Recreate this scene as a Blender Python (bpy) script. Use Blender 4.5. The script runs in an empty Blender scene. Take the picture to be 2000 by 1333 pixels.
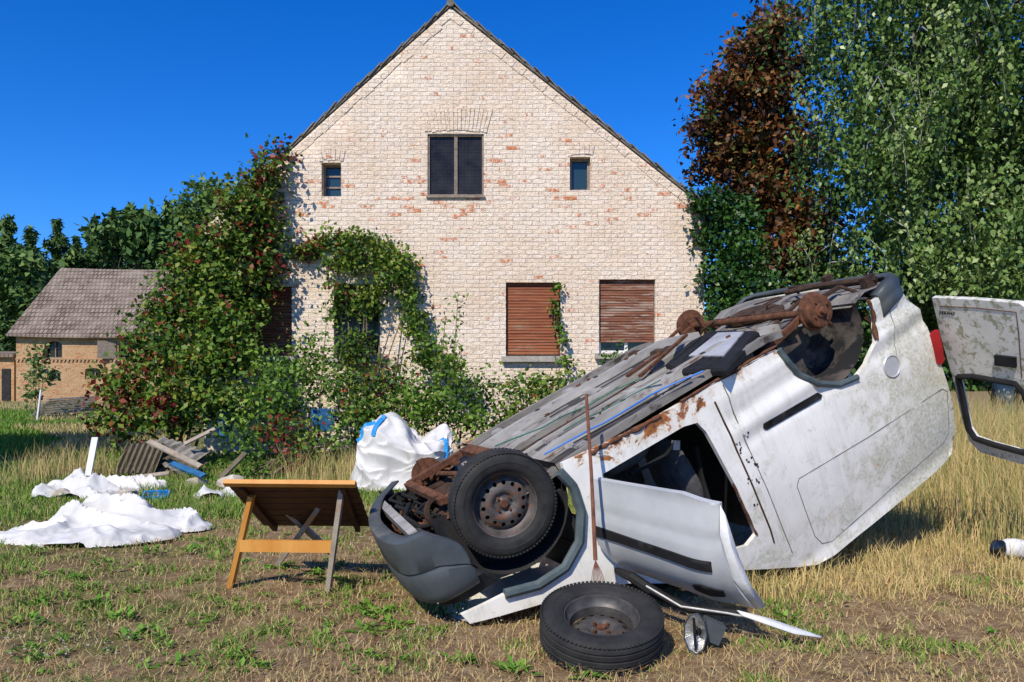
import bpy, math, random
import numpy as np
from mathutils import Vector, Matrix, noise
from mathutils.geometry import delaunay_2d_cdt
random.seed(7); rng = np.random.default_rng(7)
H = 1.36; F = 1500.0; HY = 740.0
SC = bpy.context.scene
C = SC.collection
R = math.radians
def P(px, py, Y): return Vector(((px-1000)/F*Y, Y, H-(py-HY)/F*Y))
def G(px, py, z=0.0):
    Y = (H-z)*F/(py-HY); return Vector(((px-1000)/F*Y, Y, z))
def U(a, b): return random.uniform(a, b)

# ------------------------------------------------------------ materials
def nd(nt, t, ins=None, **props):
    n = nt.nodes.new('ShaderNode'+t)
    for k, v in props.items(): setattr(n, k, v)
    for k, v in (ins or {}).items():
        s = n.inputs[k]
        if isinstance(v, bpy.types.NodeSocket): nt.links.new(v, s)
        elif isinstance(v, bpy.types.Node): nt.links.new(v.outputs[0], s)
        else:
            if isinstance(v, tuple) and len(v) == 3 and s.type == 'RGBA': v = (*v, 1)
            s.default_value = v
    return n
def newmat(name):
    m = bpy.data.materials.new(name); m.use_nodes = True
    nt = m.node_tree; b = nt.nodes['Principled BSDF']
    b.inputs['Specular IOR Level'].default_value = 0.3
    return m, nt, b
def ramp(nt, fac, stops, const=False):
    r = nd(nt, 'ValToRGB', {0: fac}); e = r.color_ramp.elements
    while len(e) < len(stops): e.new(0.5)
    for i, (p, c) in enumerate(stops):
        e[i].position = p
        e[i].color = (c, c, c, 1) if not isinstance(c, tuple) else (*c, 1)
    return r.outputs[0]
def mix(nt, f, a, b, mode='MIX'):
    m = nd(nt, 'Mix', {0: f}, data_type='RGBA', blend_type=mode)
    for i, v in ((6, a), (7, b)):
        if isinstance(v, bpy.types.NodeSocket): nt.links.new(v, m.inputs[i])
        else: m.inputs[i].default_value = (*v, 1)
    return m.outputs[2]
def ocoord(nt, scale=(1, 1, 1)):
    tc = nd(nt, 'TexCoord'); mp = nd(nt, 'Mapping', {0: tc.outputs['Object'], 'Scale': scale}); return mp.outputs[0]
def nz(nt, co, s, d=4, r=.6, dist=0):
    return nd(nt, 'TexNoise', {'Vector': co, 'Scale': s, 'Detail': float(d), 'Roughness': r, 'Distortion': dist}).outputs[0]
def bump(nt, b, h, st=.4, dist=.01):
    bn = nd(nt, 'Bump', {'Height': h, 'Strength': st, 'Distance': dist}); nt.links.new(bn.outputs[0], b.inputs['Normal'])
def mnoise(name, c1, c2, scale=8, rough=.7, metal=0, bmp=.3, bd=.01, c3=None, t3=.6, stretch=(1, 1, 1), s3=None, spec=.3):
    m, nt, b = newmat(name); co = ocoord(nt, stretch)
    n1 = nz(nt, co, scale, 5, .65)
    col = ramp(nt, n1, [(.32, c1), (.68, c2)])
    if c3 is not None:
        n2 = nz(nt, co, s3 or scale*.6, 6, .7, .4)
        col = mix(nt, ramp(nt, n2, [(t3-.03, 0.), (t3+.05, 1.)]), col, c3)
    nt.links.new(col, b.inputs['Base Color']); b.inputs['Roughness'].default_value = rough
    b.inputs['Metallic'].default_value = metal; b.inputs['Specular IOR Level'].default_value = spec
    if bmp: bump(nt, b, nz(nt, co, scale*2.5, 5, .7), bmp, bd)
    return m
def mleaf(name, stops, trans=.3, rough=.5):
    m, nt, b = newmat(name)
    a = nd(nt, 'Attribute', attribute_name='v').outputs['Fac']
    col = ramp(nt, a, stops)
    nt.links.new(col, b.inputs['Base Color']); b.inputs['Roughness'].default_value = rough
    if trans > 0:
        tr = nd(nt, 'BsdfTranslucent', {0: col})
        ms = nd(nt, 'MixShader', {0: trans, 1: b.outputs[0], 2: tr.outputs[0]})
        nt.links.new(ms.outputs[0], nt.nodes['Material Output'].inputs[0])
    return m
M = {}
def mbrick(name, cA, cB, red, redt, mortar, redlow=False, mf=.5, dis=.03):
    m, nt, b = newmat(name)
    tc = nd(nt, 'TexCoord').outputs['Object']; sp = nd(nt, 'SeparateXYZ', {0: tc})
    sx = nd(nt, 'Math', {0: sp.outputs[0], 1: sp.outputs[1]}, operation='ADD')
    cb = nd(nt, 'CombineXYZ', {0: sx, 1: sp.outputs[2]}).outputs[0]
    dn = nd(nt, 'TexNoise', {'Vector': cb, 'Scale': 7.0, 'Detail': 5.0})
    ds = nd(nt, 'VectorMath', {0: dn.outputs[1], 'Scale': dis}, operation='SCALE')
    vv = nd(nt, 'VectorMath', {0: cb, 1: ds}, operation='ADD').outputs[0]
    br = nd(nt, 'TexBrick', {'Vector': vv, 'Color1': (0., 0., 0.), 'Color2': (1., 1., 1.), 'Mortar': (.5, .5, .5), 'Scale': 1.0,
             'Mortar Size': .008, 'Mortar Smooth': 1.0, 'Bias': 0., 'Brick Width': .24, 'Row Height': .076}, offset=.5)
    rnd = br.outputs[0]; fac = br.outputs[1]
    n1 = nz(nt, vv, .8, 6, .7); n2 = nz(nt, vv, 11, 6, .75); n3 = nz(nt, vv, 1.9, 8, .78, .6)
    col = mix(nt, ramp(nt, n1, [(.35, 0.), (.65, 1.)]), cA, cB)
    col = mix(nt, .22, col, ramp(nt, rnd, [(0., .28), (1., .78)]), 'OVERLAY')
    col = mix(nt, ramp(nt, n2, [(.48, 0.), (.72, .55)]), col, tuple(c*.62 for c in cA))
    col = mix(nt, ramp(nt, nz(nt, vv, 3.2, 8, .8), [(.53, 0.), (.70, .5)]), col, (.64, .42, .26))
    s = nd(nt, 'Math', {0: rnd, 1: nd(nt, 'Math', {0: n3, 1: 1.6}, operation='MULTIPLY')}, operation='ADD')
    ins = nd(nt, 'Math', {0: 1.0, 1: fac}, operation='SUBTRACT')
    sv = s.outputs[0]
    if redlow:
        a1 = nd(nt, 'Math', {0: sp.outputs[2], 1: 4.7}, operation='SUBTRACT')
        a2 = nd(nt, 'Math', {0: a1}, operation='ABSOLUTE')
        a3 = nd(nt, 'MapRange', {0: a2, 1: .1, 2: .9, 3: .13, 4: 0.})
        sv = nd(nt, 'Math', {0: sv, 1: a3}, operation='ADD').outputs[0]
    rm = nd(nt, 'Math', {0: ramp(nt, nd(nt, 'Math', {0: sv, 1: .5}, operation='MULTIPLY').outputs[0], [(redt, 0.), (redt+.02, 1.)]), 1: ins}, operation='MULTIPLY')
    rm2 = nd(nt, 'Math', {0: rm, 1: ramp(nt, n2, [(.42, .1), (.55, .95)])}, operation='MULTIPLY')
    col = mix(nt, rm2.outputs[0], col, red)
    mfn = nd(nt, 'Math', {0: fac, 1: ramp(nt, nz(nt, vv, 1.4, 5, .7), [(.35, mf*.2), (.65, mf*1.5)])}, operation='MULTIPLY')
    col = mix(nt, mfn.outputs[0], col, mortar)
    nt.links.new(col, b.inputs['Base Color']); b.inputs['Roughness'].default_value = .9
    hgt = nd(nt, 'Math', {0: nd(nt, 'Math', {0: fac, 1: -.75}, operation='MULTIPLY'), 1: nd(nt, 'Math', {0: n2, 1: 2.2}, operation='MULTIPLY')}, operation='ADD')
    h2 = nd(nt, 'Math', {0: hgt, 1: nd(nt, 'Math', {0: rnd, 1: .6}, operation='MULTIPLY')}, operation='ADD')
    bump(nt, b, h2.outputs[0], .8, .03)
    return m
M['brick'] = mbrick('painted_brick', (.82, .65, .49), (.92, .79, .64), (.62, .19, .06), .895, (.62, .47, .34), True, .26, .05)
M['barnbrick'] = mbrick('barn_brick', (.50, .30, .15), (.60, .39, .21), (.42, .16, .07), .80, (.40, .32, .22), dis=.02)
M['rooftile'] = mnoise('roof_tile_grey', (.09, .085, .07), (.24, .22, .19), 7, .9, c3=(.12, .14, .06), t3=.64)
M['frame'] = mnoise('grey_wood_frame', (.16, .12, .09), (.30, .25, .20), 14, .8)
M['whiteframe'] = mnoise('white_frame', (.6, .6, .58), (.72, .72, .7), 10, .6)
M['sill'] = mnoise('sill_concrete', (.28, .25, .21), (.42, .39, .34), 12, .9)
M['shutter'] = mnoise('shutter_wood', (.18, .048, .019), (.29, .092, .035), 5, .7, c3=(.25, .14, .08), t3=.58, stretch=(.6, 1, 5))
M['shutter2'] = mnoise('shutter_wood_faded', (.11, .042, .024), (.23, .088, .045), 5, .75, c3=(.30, .21, .16), t3=.53, stretch=(.6, 1, 5))
def mglass(name, c, rough=.08, spec=.6):
    m, nt, b = newmat(name); b.inputs['Base Color'].default_value = (*c, 1); b.inputs['Roughness'].default_value = rough
    b.inputs['Specular IOR Level'].default_value = spec
    bump(nt, b, nz(nt, ocoord(nt), 3, 2), .15, .01); return m
M['glass'] = mglass('dark_glass', (.01, .012, .014), .15)
M['glassbrown'] = mnoise('dusty_dark_glass', (.006, .006, .006), (.035, .032, .026), 2.6, .18, bmp=.08, spec=.28)
M['glassblue'] = mglass('blue_dark_glass', (.02, .045, .055), .12)
def mbarnroof():
    m, nt, b = newmat('barn_roof_tiles'); co = nd(nt, 'TexCoord').outputs['Object']; sp = nd(nt, 'SeparateXYZ', {0: co})
    cb = nd(nt, 'CombineXYZ', {0: sp.outputs[0], 1: sp.outputs[2]}).outputs[0]
    br = nd(nt, 'TexBrick', {'Vector': cb, 'Color1': (.17, .125, .09), 'Color2': (.30, .23, .175), 'Mortar': (.06, .045, .035), 'Scale': 1.0, 'Mortar Size': .035, 'Brick Width': .24, 'Row Height': .26, 'Bias': -.1})
    n = nz(nt, co, .8, 6, .7)
    col = mix(nt, ramp(nt, n, [(.4, 0.), (.7, .6)]), br.outputs[0], (.35, .29, .23))
    nt.links.new(col, b.inputs['Base Color']); b.inputs['Roughness'].default_value = .9
    bump(nt, b, br.outputs[1], -.6, .05); return m
M['barnroof'] = mbarnroof()
def mpaint():
    m, nt, b = newmat('weathered_white_paint'); co = ocoord(nt); sp = nd(nt, 'SeparateXYZ', {0: co})
    base = ramp(nt, nz(nt, co, 2.2, 5, .6), [(.3, (.78, .755, .69)), (.7, (.87, .85, .79))])
    d = nz(nt, co, 5, 9, .75, .6)
    rx = nd(nt, 'MapRange', {0: sp.outputs[0], 1: -2.2, 2: -3.2, 3: 0., 4: .18})
    rz = nd(nt, 'MapRange', {0: sp.outputs[2], 1: .9, 2: 1.7, 3: 0., 4: .07})
    s = nd(nt, 'Math', {0: nd(nt, 'Math', {0: d, 1: rx}, operation='ADD'), 1: rz}, operation='ADD')
    spk = ramp(nt, nz(nt, co, 40, 6, .8), [(.42, .25), (.60, 1.)])
    alg = nd(nt, 'Math', {0: ramp(nt, s.outputs[0], [(.55, 0.), (.68, .8)]), 1: spk}, operation='MULTIPLY')
    col = mix(nt, alg.outputs[0], base, (.36, .36, .22))
    stk = nz(nt, ocoord(nt, (6, 1, .8)), 3, 7, .7)
    col = mix(nt, ramp(nt, stk, [(.50, 0.), (.70, .4)]), col, (.50, .48, .40))
    fine = nz(nt, co, 26, 8, .8)
    col = mix(nt, ramp(nt, fine, [(.57, 0.), (.70, .5)]), col, (.42, .40, .33))
    lz = nd(nt, 'MapRange', {0: sp.outputs[2], 1: .50, 2: .26, 3: 0., 4: .20})
    rs = nd(nt, 'Math', {0: nz(nt, co, 3.6, 9, .72, .5), 1: lz}, operation='ADD')
    rc = ramp(nt, nz(nt, co, 20, 5), [(.35, (.10, .04, .018)), (.65, (.50, .17, .035))])
    halo = mix(nt, ramp(nt, rs.outputs[0], [(.61, 0.), (.67, .45)]), col, (.60, .42, .22))
    col = mix(nt, ramp(nt, rs.outputs[0], [(.665, 0.), (.69, 1.)]), halo, rc)
    nt.links.new(col, b.inputs['Base Color'])
    nt.links.new(ramp(nt, d, [(.4, .26), (.7, .6)]), b.inputs['Roughness'])
    b.inputs['Specular IOR Level'].default_value = .5
    bump(nt, b, nz(nt, co, 4, 3), .12, .02)
    return m
M['paint'] = mpaint()
M['doorpaint'] = mnoise('algae_white_paint', (.56, .55, .49), (.70, .68, .62), 6, .5, bmp=.1, c3=(.30, .30, .20), t3=.54, s3=16)
M['rust'] = mnoise('rusty_steel', (.055, .026, .016), (.20, .082, .040), 18, .9, .15, .6, .006)
M['rust2'] = mnoise('dark_rusty_steel', (.025, .018, .014), (.10, .055, .035), 14, .85, .2, .5, .006)
M['rod'] = mnoise('rust_red_rod', (.11, .045, .028), (.24, .095, .055), 18, .8, .1, .4, .004)
M['belly'] = mnoise('dirty_underbody', (.13, .12, .105), (.29, .27, .24), 8, .7, .1, .6, .008, c3=(.05, .042, .035), t3=.57, stretch=(.3, 1, 1), s3=6)
M['bellylight'] = mnoise('light_grey_underbody_steel', (.24, .225, .20), (.45, .43, .39), 9, .6, .15, .5, .006, c3=(.13, .065, .035), t3=.59, stretch=(.35, 1, 1), s3=6)
M['bellydark'] = mnoise('black_underseal', (.02, .019, .018), (.07, .063, .055), 8, .7, 0, .5, .005, c3=(.15, .125, .095), t3=.6, stretch=(.35, 1, 1))
M['black'] = mnoise('black_plastic', (.010, .010, .010), (.025, .025, .026), 6, .65, 0, .1, spec=.15)
M['bumper'] = mnoise('dark_grey_bumper', (.046, .056, .062), (.085, .097, .103), 4, .5, 0, .1, .004, c3=(.14, .14, .13), t3=.64, spec=.35)
M['trim'] = mnoise('grey_teal_trim', (.05, .07, .075), (.10, .13, .135), 8, .6, 0, .15)
M['rubber'] = mnoise('tyre_rubber', (.014, .014, .014), (.035, .034, .032), 9, .72, 0, .3, .003, c3=(.07, .065, .05), t3=.68)
M['rim'] = mnoise('rusty_steel_rim', (.07, .06, .055), (.16, .145, .135), 14, .55, .3, .3, .004, c3=(.22, .085, .035), t3=.58, s3=9)
M['rimdark'] = mnoise('dark_steel_rim', (.045, .042, .04), (.12, .11, .10), 14, .5, .3, .3, .004, c3=(.16, .065, .03), t3=.62, s3=9)
M['dark'] = mnoise('dark_interior', (.010, .010, .011), (.035, .034, .034), 5, .85)
M['wheelhouse'] = mnoise('dirty_wheelhouse', (.035, .03, .026), (.12, .10, .085), 6, .85, c3=(.015, .015, .015), t3=.5)
M['fabric'] = mnoise('grey_seat_fabric', (.05, .05, .055), (.10, .10, .105), 20, .9)
M['bluehose'] = mnoise('blue_pipe', (.02, .14, .48), (.04, .19, .56), 5, .5, bmp=0, c3=(.10, .08, .06), t3=.64)
M['greenhose'] = mnoise('green_pipe', (.01, .10, .075), (.02, .15, .11), 5, .5, bmp=0)
M['seam'] = mnoise('panel_gap', (.09, .09, .085), (.2, .2, .19), 20, .8, bmp=0)
M['silver'] = mnoise('silver_metal', (.38, .38, .375), (.6, .6, .59), 6, .4, .3, .2, c3=(.2, .18, .15), t3=.62)
M['chrome'] = mnoise('dull_reflector', (.55, .55, .53), (.85, .84, .80), 14, .22, .75, .5, .01, c3=(.10, .10, .09), t3=.60)
M['red'] = mnoise('red_lamp', (.26, .01, .012), (.40, .015, .018), 6, .3, bmp=0)
M['doorshade'] = mnoise('shaded_door_paint', (.36, .375, .38), (.47, .48, .48), 3, .3, bmp=.1, c3=(.27, .27, .25), t3=.64, spec=.5)  # white van paint greyed so the hanging door's shading sits in its colour
M['woodorange'] = mnoise('varnished_orange_wood', (.50, .20, .03), (.62, .30, .07), 6, .5, stretch=(1, 1, .25), c3=(.34, .26, .18), t3=.64)
M['woodshade'] = mnoise('shaded_slat_wood', (.045, .016, .007), (.10, .036, .013), 8, .65)  # slat wood darkened in colour for the shade under the tipped top
M['woodgrey'] = mnoise('weathered_wood', (.27, .22, .17), (.42, .36, .28), 10, .85, c3=(.40, .19, .07), t3=.6)
M['cloth'] = mnoise('white_plastic_cloth', (.52, .51, .48), (.70, .69, .66), 3, .55, bmp=.25, bd=.01, c3=(.40, .37, .31), t3=.64)
M['strap'] = mnoise('blue_strap', (.01, .20, .55), (.02, .30, .7), 5, .6)
M['bluesheet'] = mnoise('faded_blue_plastic', (.02, .10, .22), (.05, .19, .36), 5, .5)
M['corr'] = mnoise('fibre_cement', (.17, .155, .13), (.34, .31, .27), 8, .9, c3=(.10, .10, .07), t3=.54)
M['corrbrown'] = mnoise('brown_sheet', (.08, .065, .04), (.17, .14, .09), 8, .85)
M['stone'] = mnoise('rubble', (.32, .27, .2), (.55, .5, .42), 8, .95)
M['bark'] = mnoise('bark', (.05, .038, .025), (.13, .10, .07), 9, .95, bmp=.8, bd=.03)
M['birchbark'] = mnoise('birch_bark', (.30, .29, .26), (.45, .44, .4), 6, .9, c3=(.05, .045, .04), t3=.5)
M['stem'] = mnoise('vine_stem', (.10, .07, .04), (.2, .15, .09), 12, .9)
gS = [(0., (.014, .036, .006)), (.4, (.060, .130, .014)), (.75, (.140, .26, .026)), (1., (.24, .36, .05))]
M['lf_shrub'] = mleaf('shrub_leaves', gS, .25)
M['lf_vine'] = mleaf('creeper_leaves', [(0., (.014, .036, .008)), (.35, (.055, .120, .015)), (.62, (.130, .245, .027)), (.78, (.21, .26, .035)), (.83, (.25, .06, .022)), (1., (.17, .016, .02))], .25)
M['lf_ivy'] = mleaf('ivy_leaves', [(0., (.010, .030, .007)), (.6, (.03, .085, .014)), (1., (.09, .18, .03))], 0, .35)
M['lf_birch'] = mleaf('birch_leaves', [(0., (.022, .052, .012)), (.45, (.100, .185, .042)), (.8, (.22, .33, .085)), (1., (.38, .46, .19))], .3, .35)
M['lf_chest'] = mleaf('brown_leaves', [(0., (.010, .010, .004)), (.35, (.075, .030, .010)), (.7, (.20, .078, .022)), (.84, (.30, .15, .045)), (.90, (.05, .10, .02)), (1., (.06, .12, .02))], .2)
M['lf_pine'] = mleaf('pine_needles', [(0., (.015, .038, .014)), (.6, (.050, .11, .025)), (1., (.13, .20, .04))], 0, .7)
M['lf_wood'] = mleaf('woodland_leaves', [(0., (.02, .05, .015)), (.6, (.06, .13, .025)), (1., (.15, .22, .05))], 0, .7)
M['gr_short'] = mleaf('short_grass', [(0., (.08, .17, .018)), (.3, (.17, .30, .035)), (.5, (.34, .32, .10)), (.75, (.50, .39, .20)), (1., (.30, .19, .10))], 0, .7)
M['gr_dry'] = mleaf('dry_tall_grass', [(0., (.14, .20, .04)), (.25, (.36, .30, .10)), (.7, (.64, .48, .22)), (1., (.50, .31, .12))], 0, .7)
M['lf_weed'] = mleaf('weed_leaves', [(0., (.06, .17, .015)), (.6, (.13, .31, .03)), (1., (.24, .42, .06))], .25, .5)
def mground():
    m, nt, b = newmat('dry_earth_and_lawn'); co = ocoord(nt); sp = nd(nt, 'SeparateXYZ', {0: co})
    n1 = nz(nt, co, .8, 6, .65); n2 = nz(nt, co, 9, 9, .75); n3 = nz(nt, co, 45, 5, .7)
    col = ramp(nt, n2, [(.32, (.15, .090, .046)), (.5, (.29, .19, .105)), (.68, (.46, .345, .20))])
    gx = nd(nt, 'MapRange', {0: sp.outputs[0], 1: 1.0, 2: -5.0, 3: -.14, 4: .12})
    gy = nd(nt, 'MapRange', {0: sp.outputs[1], 1: 5.0, 2: 12.0, 3: 0., 4: .14})
    s = nd(nt, 'Math', {0: nd(nt, 'Math', {0: n1, 1: gx}, operation='ADD'), 1: gy}, operation='ADD')
    col = mix(nt, ramp(nt, s.outputs[0], [(.50, 0.), (.62, .7)]), col, ramp(nt, n2, [(.35, (.06, .10, .02)), (.65, (.16, .22, .05))]))
    nt.links.new(col, b.inputs['Base Color']); b.inputs['Roughness'].default_value = 1; b.inputs['Specular IOR Level'].default_value = .1
    hh = nd(nt, 'Math', {0: n2, 1: nd(nt, 'Math', {0: n3, 1: .5}, operation='MULTIPLY')}, operation='ADD')
    bump(nt, b, hh.outputs[0], .9, .04); return m
M['ground'] = mground()

# ------------------------------------------------------------ mesh helpers
class MB:
    def __init__(s): s.v = []; s.f = []
    def add(s, vs, fs):
        o = len(s.v); s.v += [tuple(v) for v in vs]; s.f += [tuple(i+o for i in f) for f in fs]; return s
    def box(s, c, size, rot=None):
        hx, hy, hz = size[0]/2, size[1]/2, size[2]/2; c = Vector(c)
        vs = [Vector((x, y, z)) for x in (-hx, hx) for y in (-hy, hy) for z in (-hz, hz)]
        if rot is not None: vs = [rot @ v for v in vs]
        return s.add([v+c for v in vs], [(0, 1, 3, 2), (4, 6, 7, 5), (0, 4, 5, 1), (2, 3, 7, 6), (0, 2, 6, 4), (1, 5, 7, 3)])
    def bar(s, p, q, w, h, up=(0, 0, 1)):
        p = Vector(p); q = Vector(q); d = (q-p); L = d.length; d.normalize()
        up = Vector(up); a = d.cross(up)
        if a.length < 1e-3: a = d.cross(Vector((1, 0, 0)))
        a.normalize(); b = a.cross(d)
        rot = Matrix((a, d, b)).transposed()
        return s.box((p+q)/2, (w, L, h), rot)
    def tube(s, pts, r, n=8, cap=True):
        pts = [Vector(p) for p in pts]; rs = r if isinstance(r, (list, tuple)) else [r]*len(pts)
        vs = []; fs = []; pa = None
        for i, p in enumerate(pts):
            d = (pts[min(i+1, len(pts)-1)]-pts[max(i-1, 0)])
            if d.length < 1e-9: d = Vector((0, 0, 1))
            d.normalize()
            if pa is None:
                a = d.cross(Vector((.13, .31, .94)))
                if a.length < .1: a = d.cross(Vector((1, 0, 0)))
            else: a = pa - d*pa.dot(d)
            a.normalize(); pa = a; b = d.cross(a)
            for k in range(n):
                t = 2*math.pi*k/n; vs.append(p+(a*math.cos(t)+b*math.sin(t))*rs[i])
        for i in range(len(pts)-1):
            for k in range(n): fs.append((i*n+k, i*n+(k+1) % n, (i+1)*n+(k+1) % n, (i+1)*n+k))
        if cap: fs += [tuple(range(n))[::-1], tuple(range((len(pts)-1)*n, len(pts)*n))]
        return s.add(vs, fs)
    def lathe(s, prof, mat4=None, n=40, a0=0, a1=2*math.pi):
        full = abs(a1-a0-2*math.pi) < 1e-6; m = n if full else n+1
        vs = []; fs = []; mat4 = mat4 or Matrix()
        for k in range(m):
            t = a0+(a1-a0)*k/n
            for r, z in prof: vs.append(mat4 @ Vector((r*math.cos(t), r*math.sin(t), z)))
        L = len(prof)
        for k in range(n):
            k2 = (k+1) % m
            for j in range(L-1): fs.append((k*L+j, k2*L+j, k2*L+j+1, k*L+j+1))
        return s.add(vs, fs)
    def blob(s, c, r, seed=0, amp=.25, n=10):
        vs = []; fs = []; c = Vector(c)
        for i in range(n+1):
            for k in range(2*n):
                th = math.pi*i/n; ph = math.pi*k/n
                d = Vector((math.sin(th)*math.cos(ph), math.sin(th)*math.sin(ph), math.cos(th)))
                q = 1+amp*noise.noise(d*1.7+Vector((seed, seed*.7, 0)))*2
                vs.append(c+Vector((d.x*r[0]*q, d.y*r[1]*q, d.z*r[2]*q)))
        for i in range(n):
            for k in range(2*n): fs.append((i*2*n+k, i*2*n+(k+1) % (2*n), (i+1)*2*n+(k+1) % (2*n), (i+1)*2*n+k))
        return s.add(vs, fs)
WM = {}
def finish(o, parent, local):
    C.objects.link(o)
    if parent is not None:
        o.parent = parent
        if not local:
            o.matrix_parent_inverse = WM.get(parent.name, parent.matrix_basis.copy()).inverted(); WM[o.name] = Matrix()
    return o
def ob(name, mb, mat, parent=None, local=False, smooth=.6):
    me = bpy.data.meshes.new(name); me.from_pydata(mb.v, [], mb.f); me.materials.append(mat)
    if smooth:
        me.polygons.foreach_set('use_smooth', [True]*len(me.polygons))
        try: me.set_sharp_from_angle(angle=smooth)
        except Exception: pass
    me.update()
    o = bpy.data.objects.new(name, me); finish(o, parent, local)
    if parent is None: WM[o.name] = Matrix()
    return o
def tag(o, label=None, cat=None, group=None, kind=None):
    for k, v in (('label', label), ('category', cat), ('group', group), ('kind', kind)):
        if v: o[k] = v
    return o
def thing(name, label, cat, loc=(0, 0, 0), group=None, mat=None):
    o = bpy.data.objects.new(name, None); C.objects.link(o); o.empty_display_size = .2
    if mat is not None: o.matrix_basis = mat
    else: o.location = loc
    WM[o.name] = mat.copy() if mat is not None else Matrix.Translation(Vector(loc))
    return tag(o, label, cat, group)
def npmesh(name, verts, k, mat, parent=None, vals=None, kind=None):
    n = len(verts)//k
    me = bpy.data.meshes.new(name); me.vertices.add(len(verts)); me.vertices.foreach_set('co', verts.astype(np.float32).ravel())
    me.loops.add(len(verts)); me.loops.foreach_set('vertex_index', np.arange(len(verts), dtype=np.int32))
    me.polygons.add(n); me.polygons.foreach_set('loop_start', np.arange(0, len(verts), k, dtype=np.int32))
    me.update(calc_edges=True)
    if vals is not None:
        a = me.attributes.new('v', 'FLOAT', 'FACE'); a.data.foreach_set('value', np.clip(vals, 0, 1).astype(np.float32))
    me.materials.append(mat)
    o = bpy.data.objects.new(name, me); finish(o, parent, False)
    if parent is None: WM[o.name] = Matrix()
    if kind: o['kind'] = kind
    return o
def unit(a): return a/np.maximum(np.linalg.norm(a, axis=1, keepdims=True), 1e-9)
def leaves(name, pos, size, v, mat, parent, asp=.6, bias=(0, -.25, .5), hang=0, fold=.12):
    n = len(pos); nr = unit(rng.normal(size=(n, 3))*.8+np.array(bias))
    rd = rng.normal(size=(n, 3))
    if hang: rd = rd*(1-hang)+np.array([0, 0, -2.])*hang
    a = unit(rd-nr*np.sum(rd*nr, 1, keepdims=True)); b = np.cross(nr, a)
    s = (size*rng.uniform(.6, 1.25, n))[:, None]
    V = np.stack([pos-a*s*.5, pos+b*s*asp*.5+nr*s*fold-a*s*.05, pos+a*s*.5, pos-b*s*asp*.5+nr*s*fold-a*s*.05], 1).reshape(-1, 3)
    return npmesh(name, V, 4, mat, parent, v)
def clump_points(ells, dens, sig=.16, per=26, shell=.45, tv=.17):
    ps = []; vs = []
    for c, r in ells:
        area = math.pi*(r[0]*r[2]+r[0]*r[1]*.5); nl = max(20, int(area*dens)); nc = max(2, nl//per)
        d = unit(rng.normal(size=(nc, 3))); rad = shell+(1-shell)*rng.random(nc)**.7
        cc = d*rad[:, None]*np.array(r)+np.array(c)
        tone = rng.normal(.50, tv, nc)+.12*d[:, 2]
        idx = rng.integers(0, nc, nl)
        ps.append(cc[idx]+rng.normal(size=(nl, 3))*sig*np.array([1, .8, .8])); vs.append(tone[idx]+rng.normal(0, .12, nl))
    return np.concatenate(ps), np.concatenate(vs)
def pe(px, py, rx, ry, Y, rd=None):
    k = Y/F; return (P(px, py, Y), (rx*k, rd if rd else (rx+ry)*.5*k, ry*k))
def inpoly(p, poly):
    poly = np.asarray(poly); x, y = p[:, 0], p[:, 1]; ins = np.zeros(len(p), bool); j = len(poly)-1
    for i in range(len(poly)):
        xi, yi = poly[i]; xj, yj = poly[j]
        c = ((yi > y) != (yj > y)) & (x < (xj-xi)*(y-yi)/((yj-yi) if yj != yi else 1e-12)+xi)
        ins ^= c; j = i
    return ins
def densify(poly, res):
    out = []
    for i in range(len(poly)):
        a = np.array(poly[i]); b = np.array(poly[(i+1) % len(poly)]); n = max(1, int(np.linalg.norm(b-a)/res+.5))
        for k in range(n): out.append(tuple(a+(b-a)*k/n))
    return out
def tri2d(outer, holes, res):
    loops = [densify(outer, res)]+[densify(h, res) for h in holes]
    co = []; ed = []
    for lp in loops:
        o = len(co); co += lp; ed += [(o+i, o+(i+1) % len(lp)) for i in range(len(lp))]
    B = np.array(co); lo = B.min(0); hi = B.max(0)
    gx, gy = np.meshgrid(np.arange(lo[0]+res/2, hi[0], res), np.arange(lo[1]+res/2, hi[1], res))
    g = np.stack([gx.ravel(), gy.ravel()], 1)
    if len(g):
        k = inpoly(g, outer)
        for h in holes: k &= ~inpoly(g, h)
        g = g[k]
        if len(g):
            md = np.full(len(g), 9.)
            for q in B: md = np.minimum(md, np.hypot(g[:, 0]-q[0], g[:, 1]-q[1]))
            g = g[md > res*.45]
            co = co+[tuple(q) for q in g]
    r = delaunay_2d_cdt([Vector(c) for c in co], ed, [], 0, 1e-6)
    V = np.array([tuple(v) for v in r[0]]); T = [t for t in r[2]]
    cen = np.array([V[list(t)].mean(0) for t in T]); k = inpoly(cen, outer)
    for h in holes: k &= ~inpoly(cen, h)
    return V, [tuple(t) for t, q in zip(T, k) if q]
def panel(name, outer, holes, res, fn, thick, mat, parent, local=False):
    V, T = tri2d(outer, holes, res); n = len(V); th = Vector(thick)
    fr = [Vector(fn(*v)) for v in V]; mb = MB(); mb.add(fr, T); mb.add([p+th for p in fr], [t[::-1] for t in T])
    es = {}
    for t in T:
        for i in range(len(t)): es[(t[i], t[(i+1) % len(t)])] = 1
    bd = [(a, b) for (a, b) in es if (b, a) not in es]
    vs = []; fs = []
    for a, b in bd:
        o = len(vs); vs += [fr[a], fr[b], fr[b]+th, fr[a]+th]; fs.append((o+1, o, o+3, o+2))
    mb.add(vs, fs)
    me = bpy.data.meshes.new(name); me.from_pydata(mb.v, [], mb.f); me.materials.append(mat)
    sm = [True]*(2*len(T))+[False]*len(bd); me.polygons.foreach_set('use_smooth', sm); me.update()
    o = bpy.data.objects.new(name, me); finish(o, parent, local)
    if parent is None: WM[o.name] = Matrix()
    return o
def rect(a, b, c, d): return [(a, c), (b, c), (b, d), (a, d)]

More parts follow.
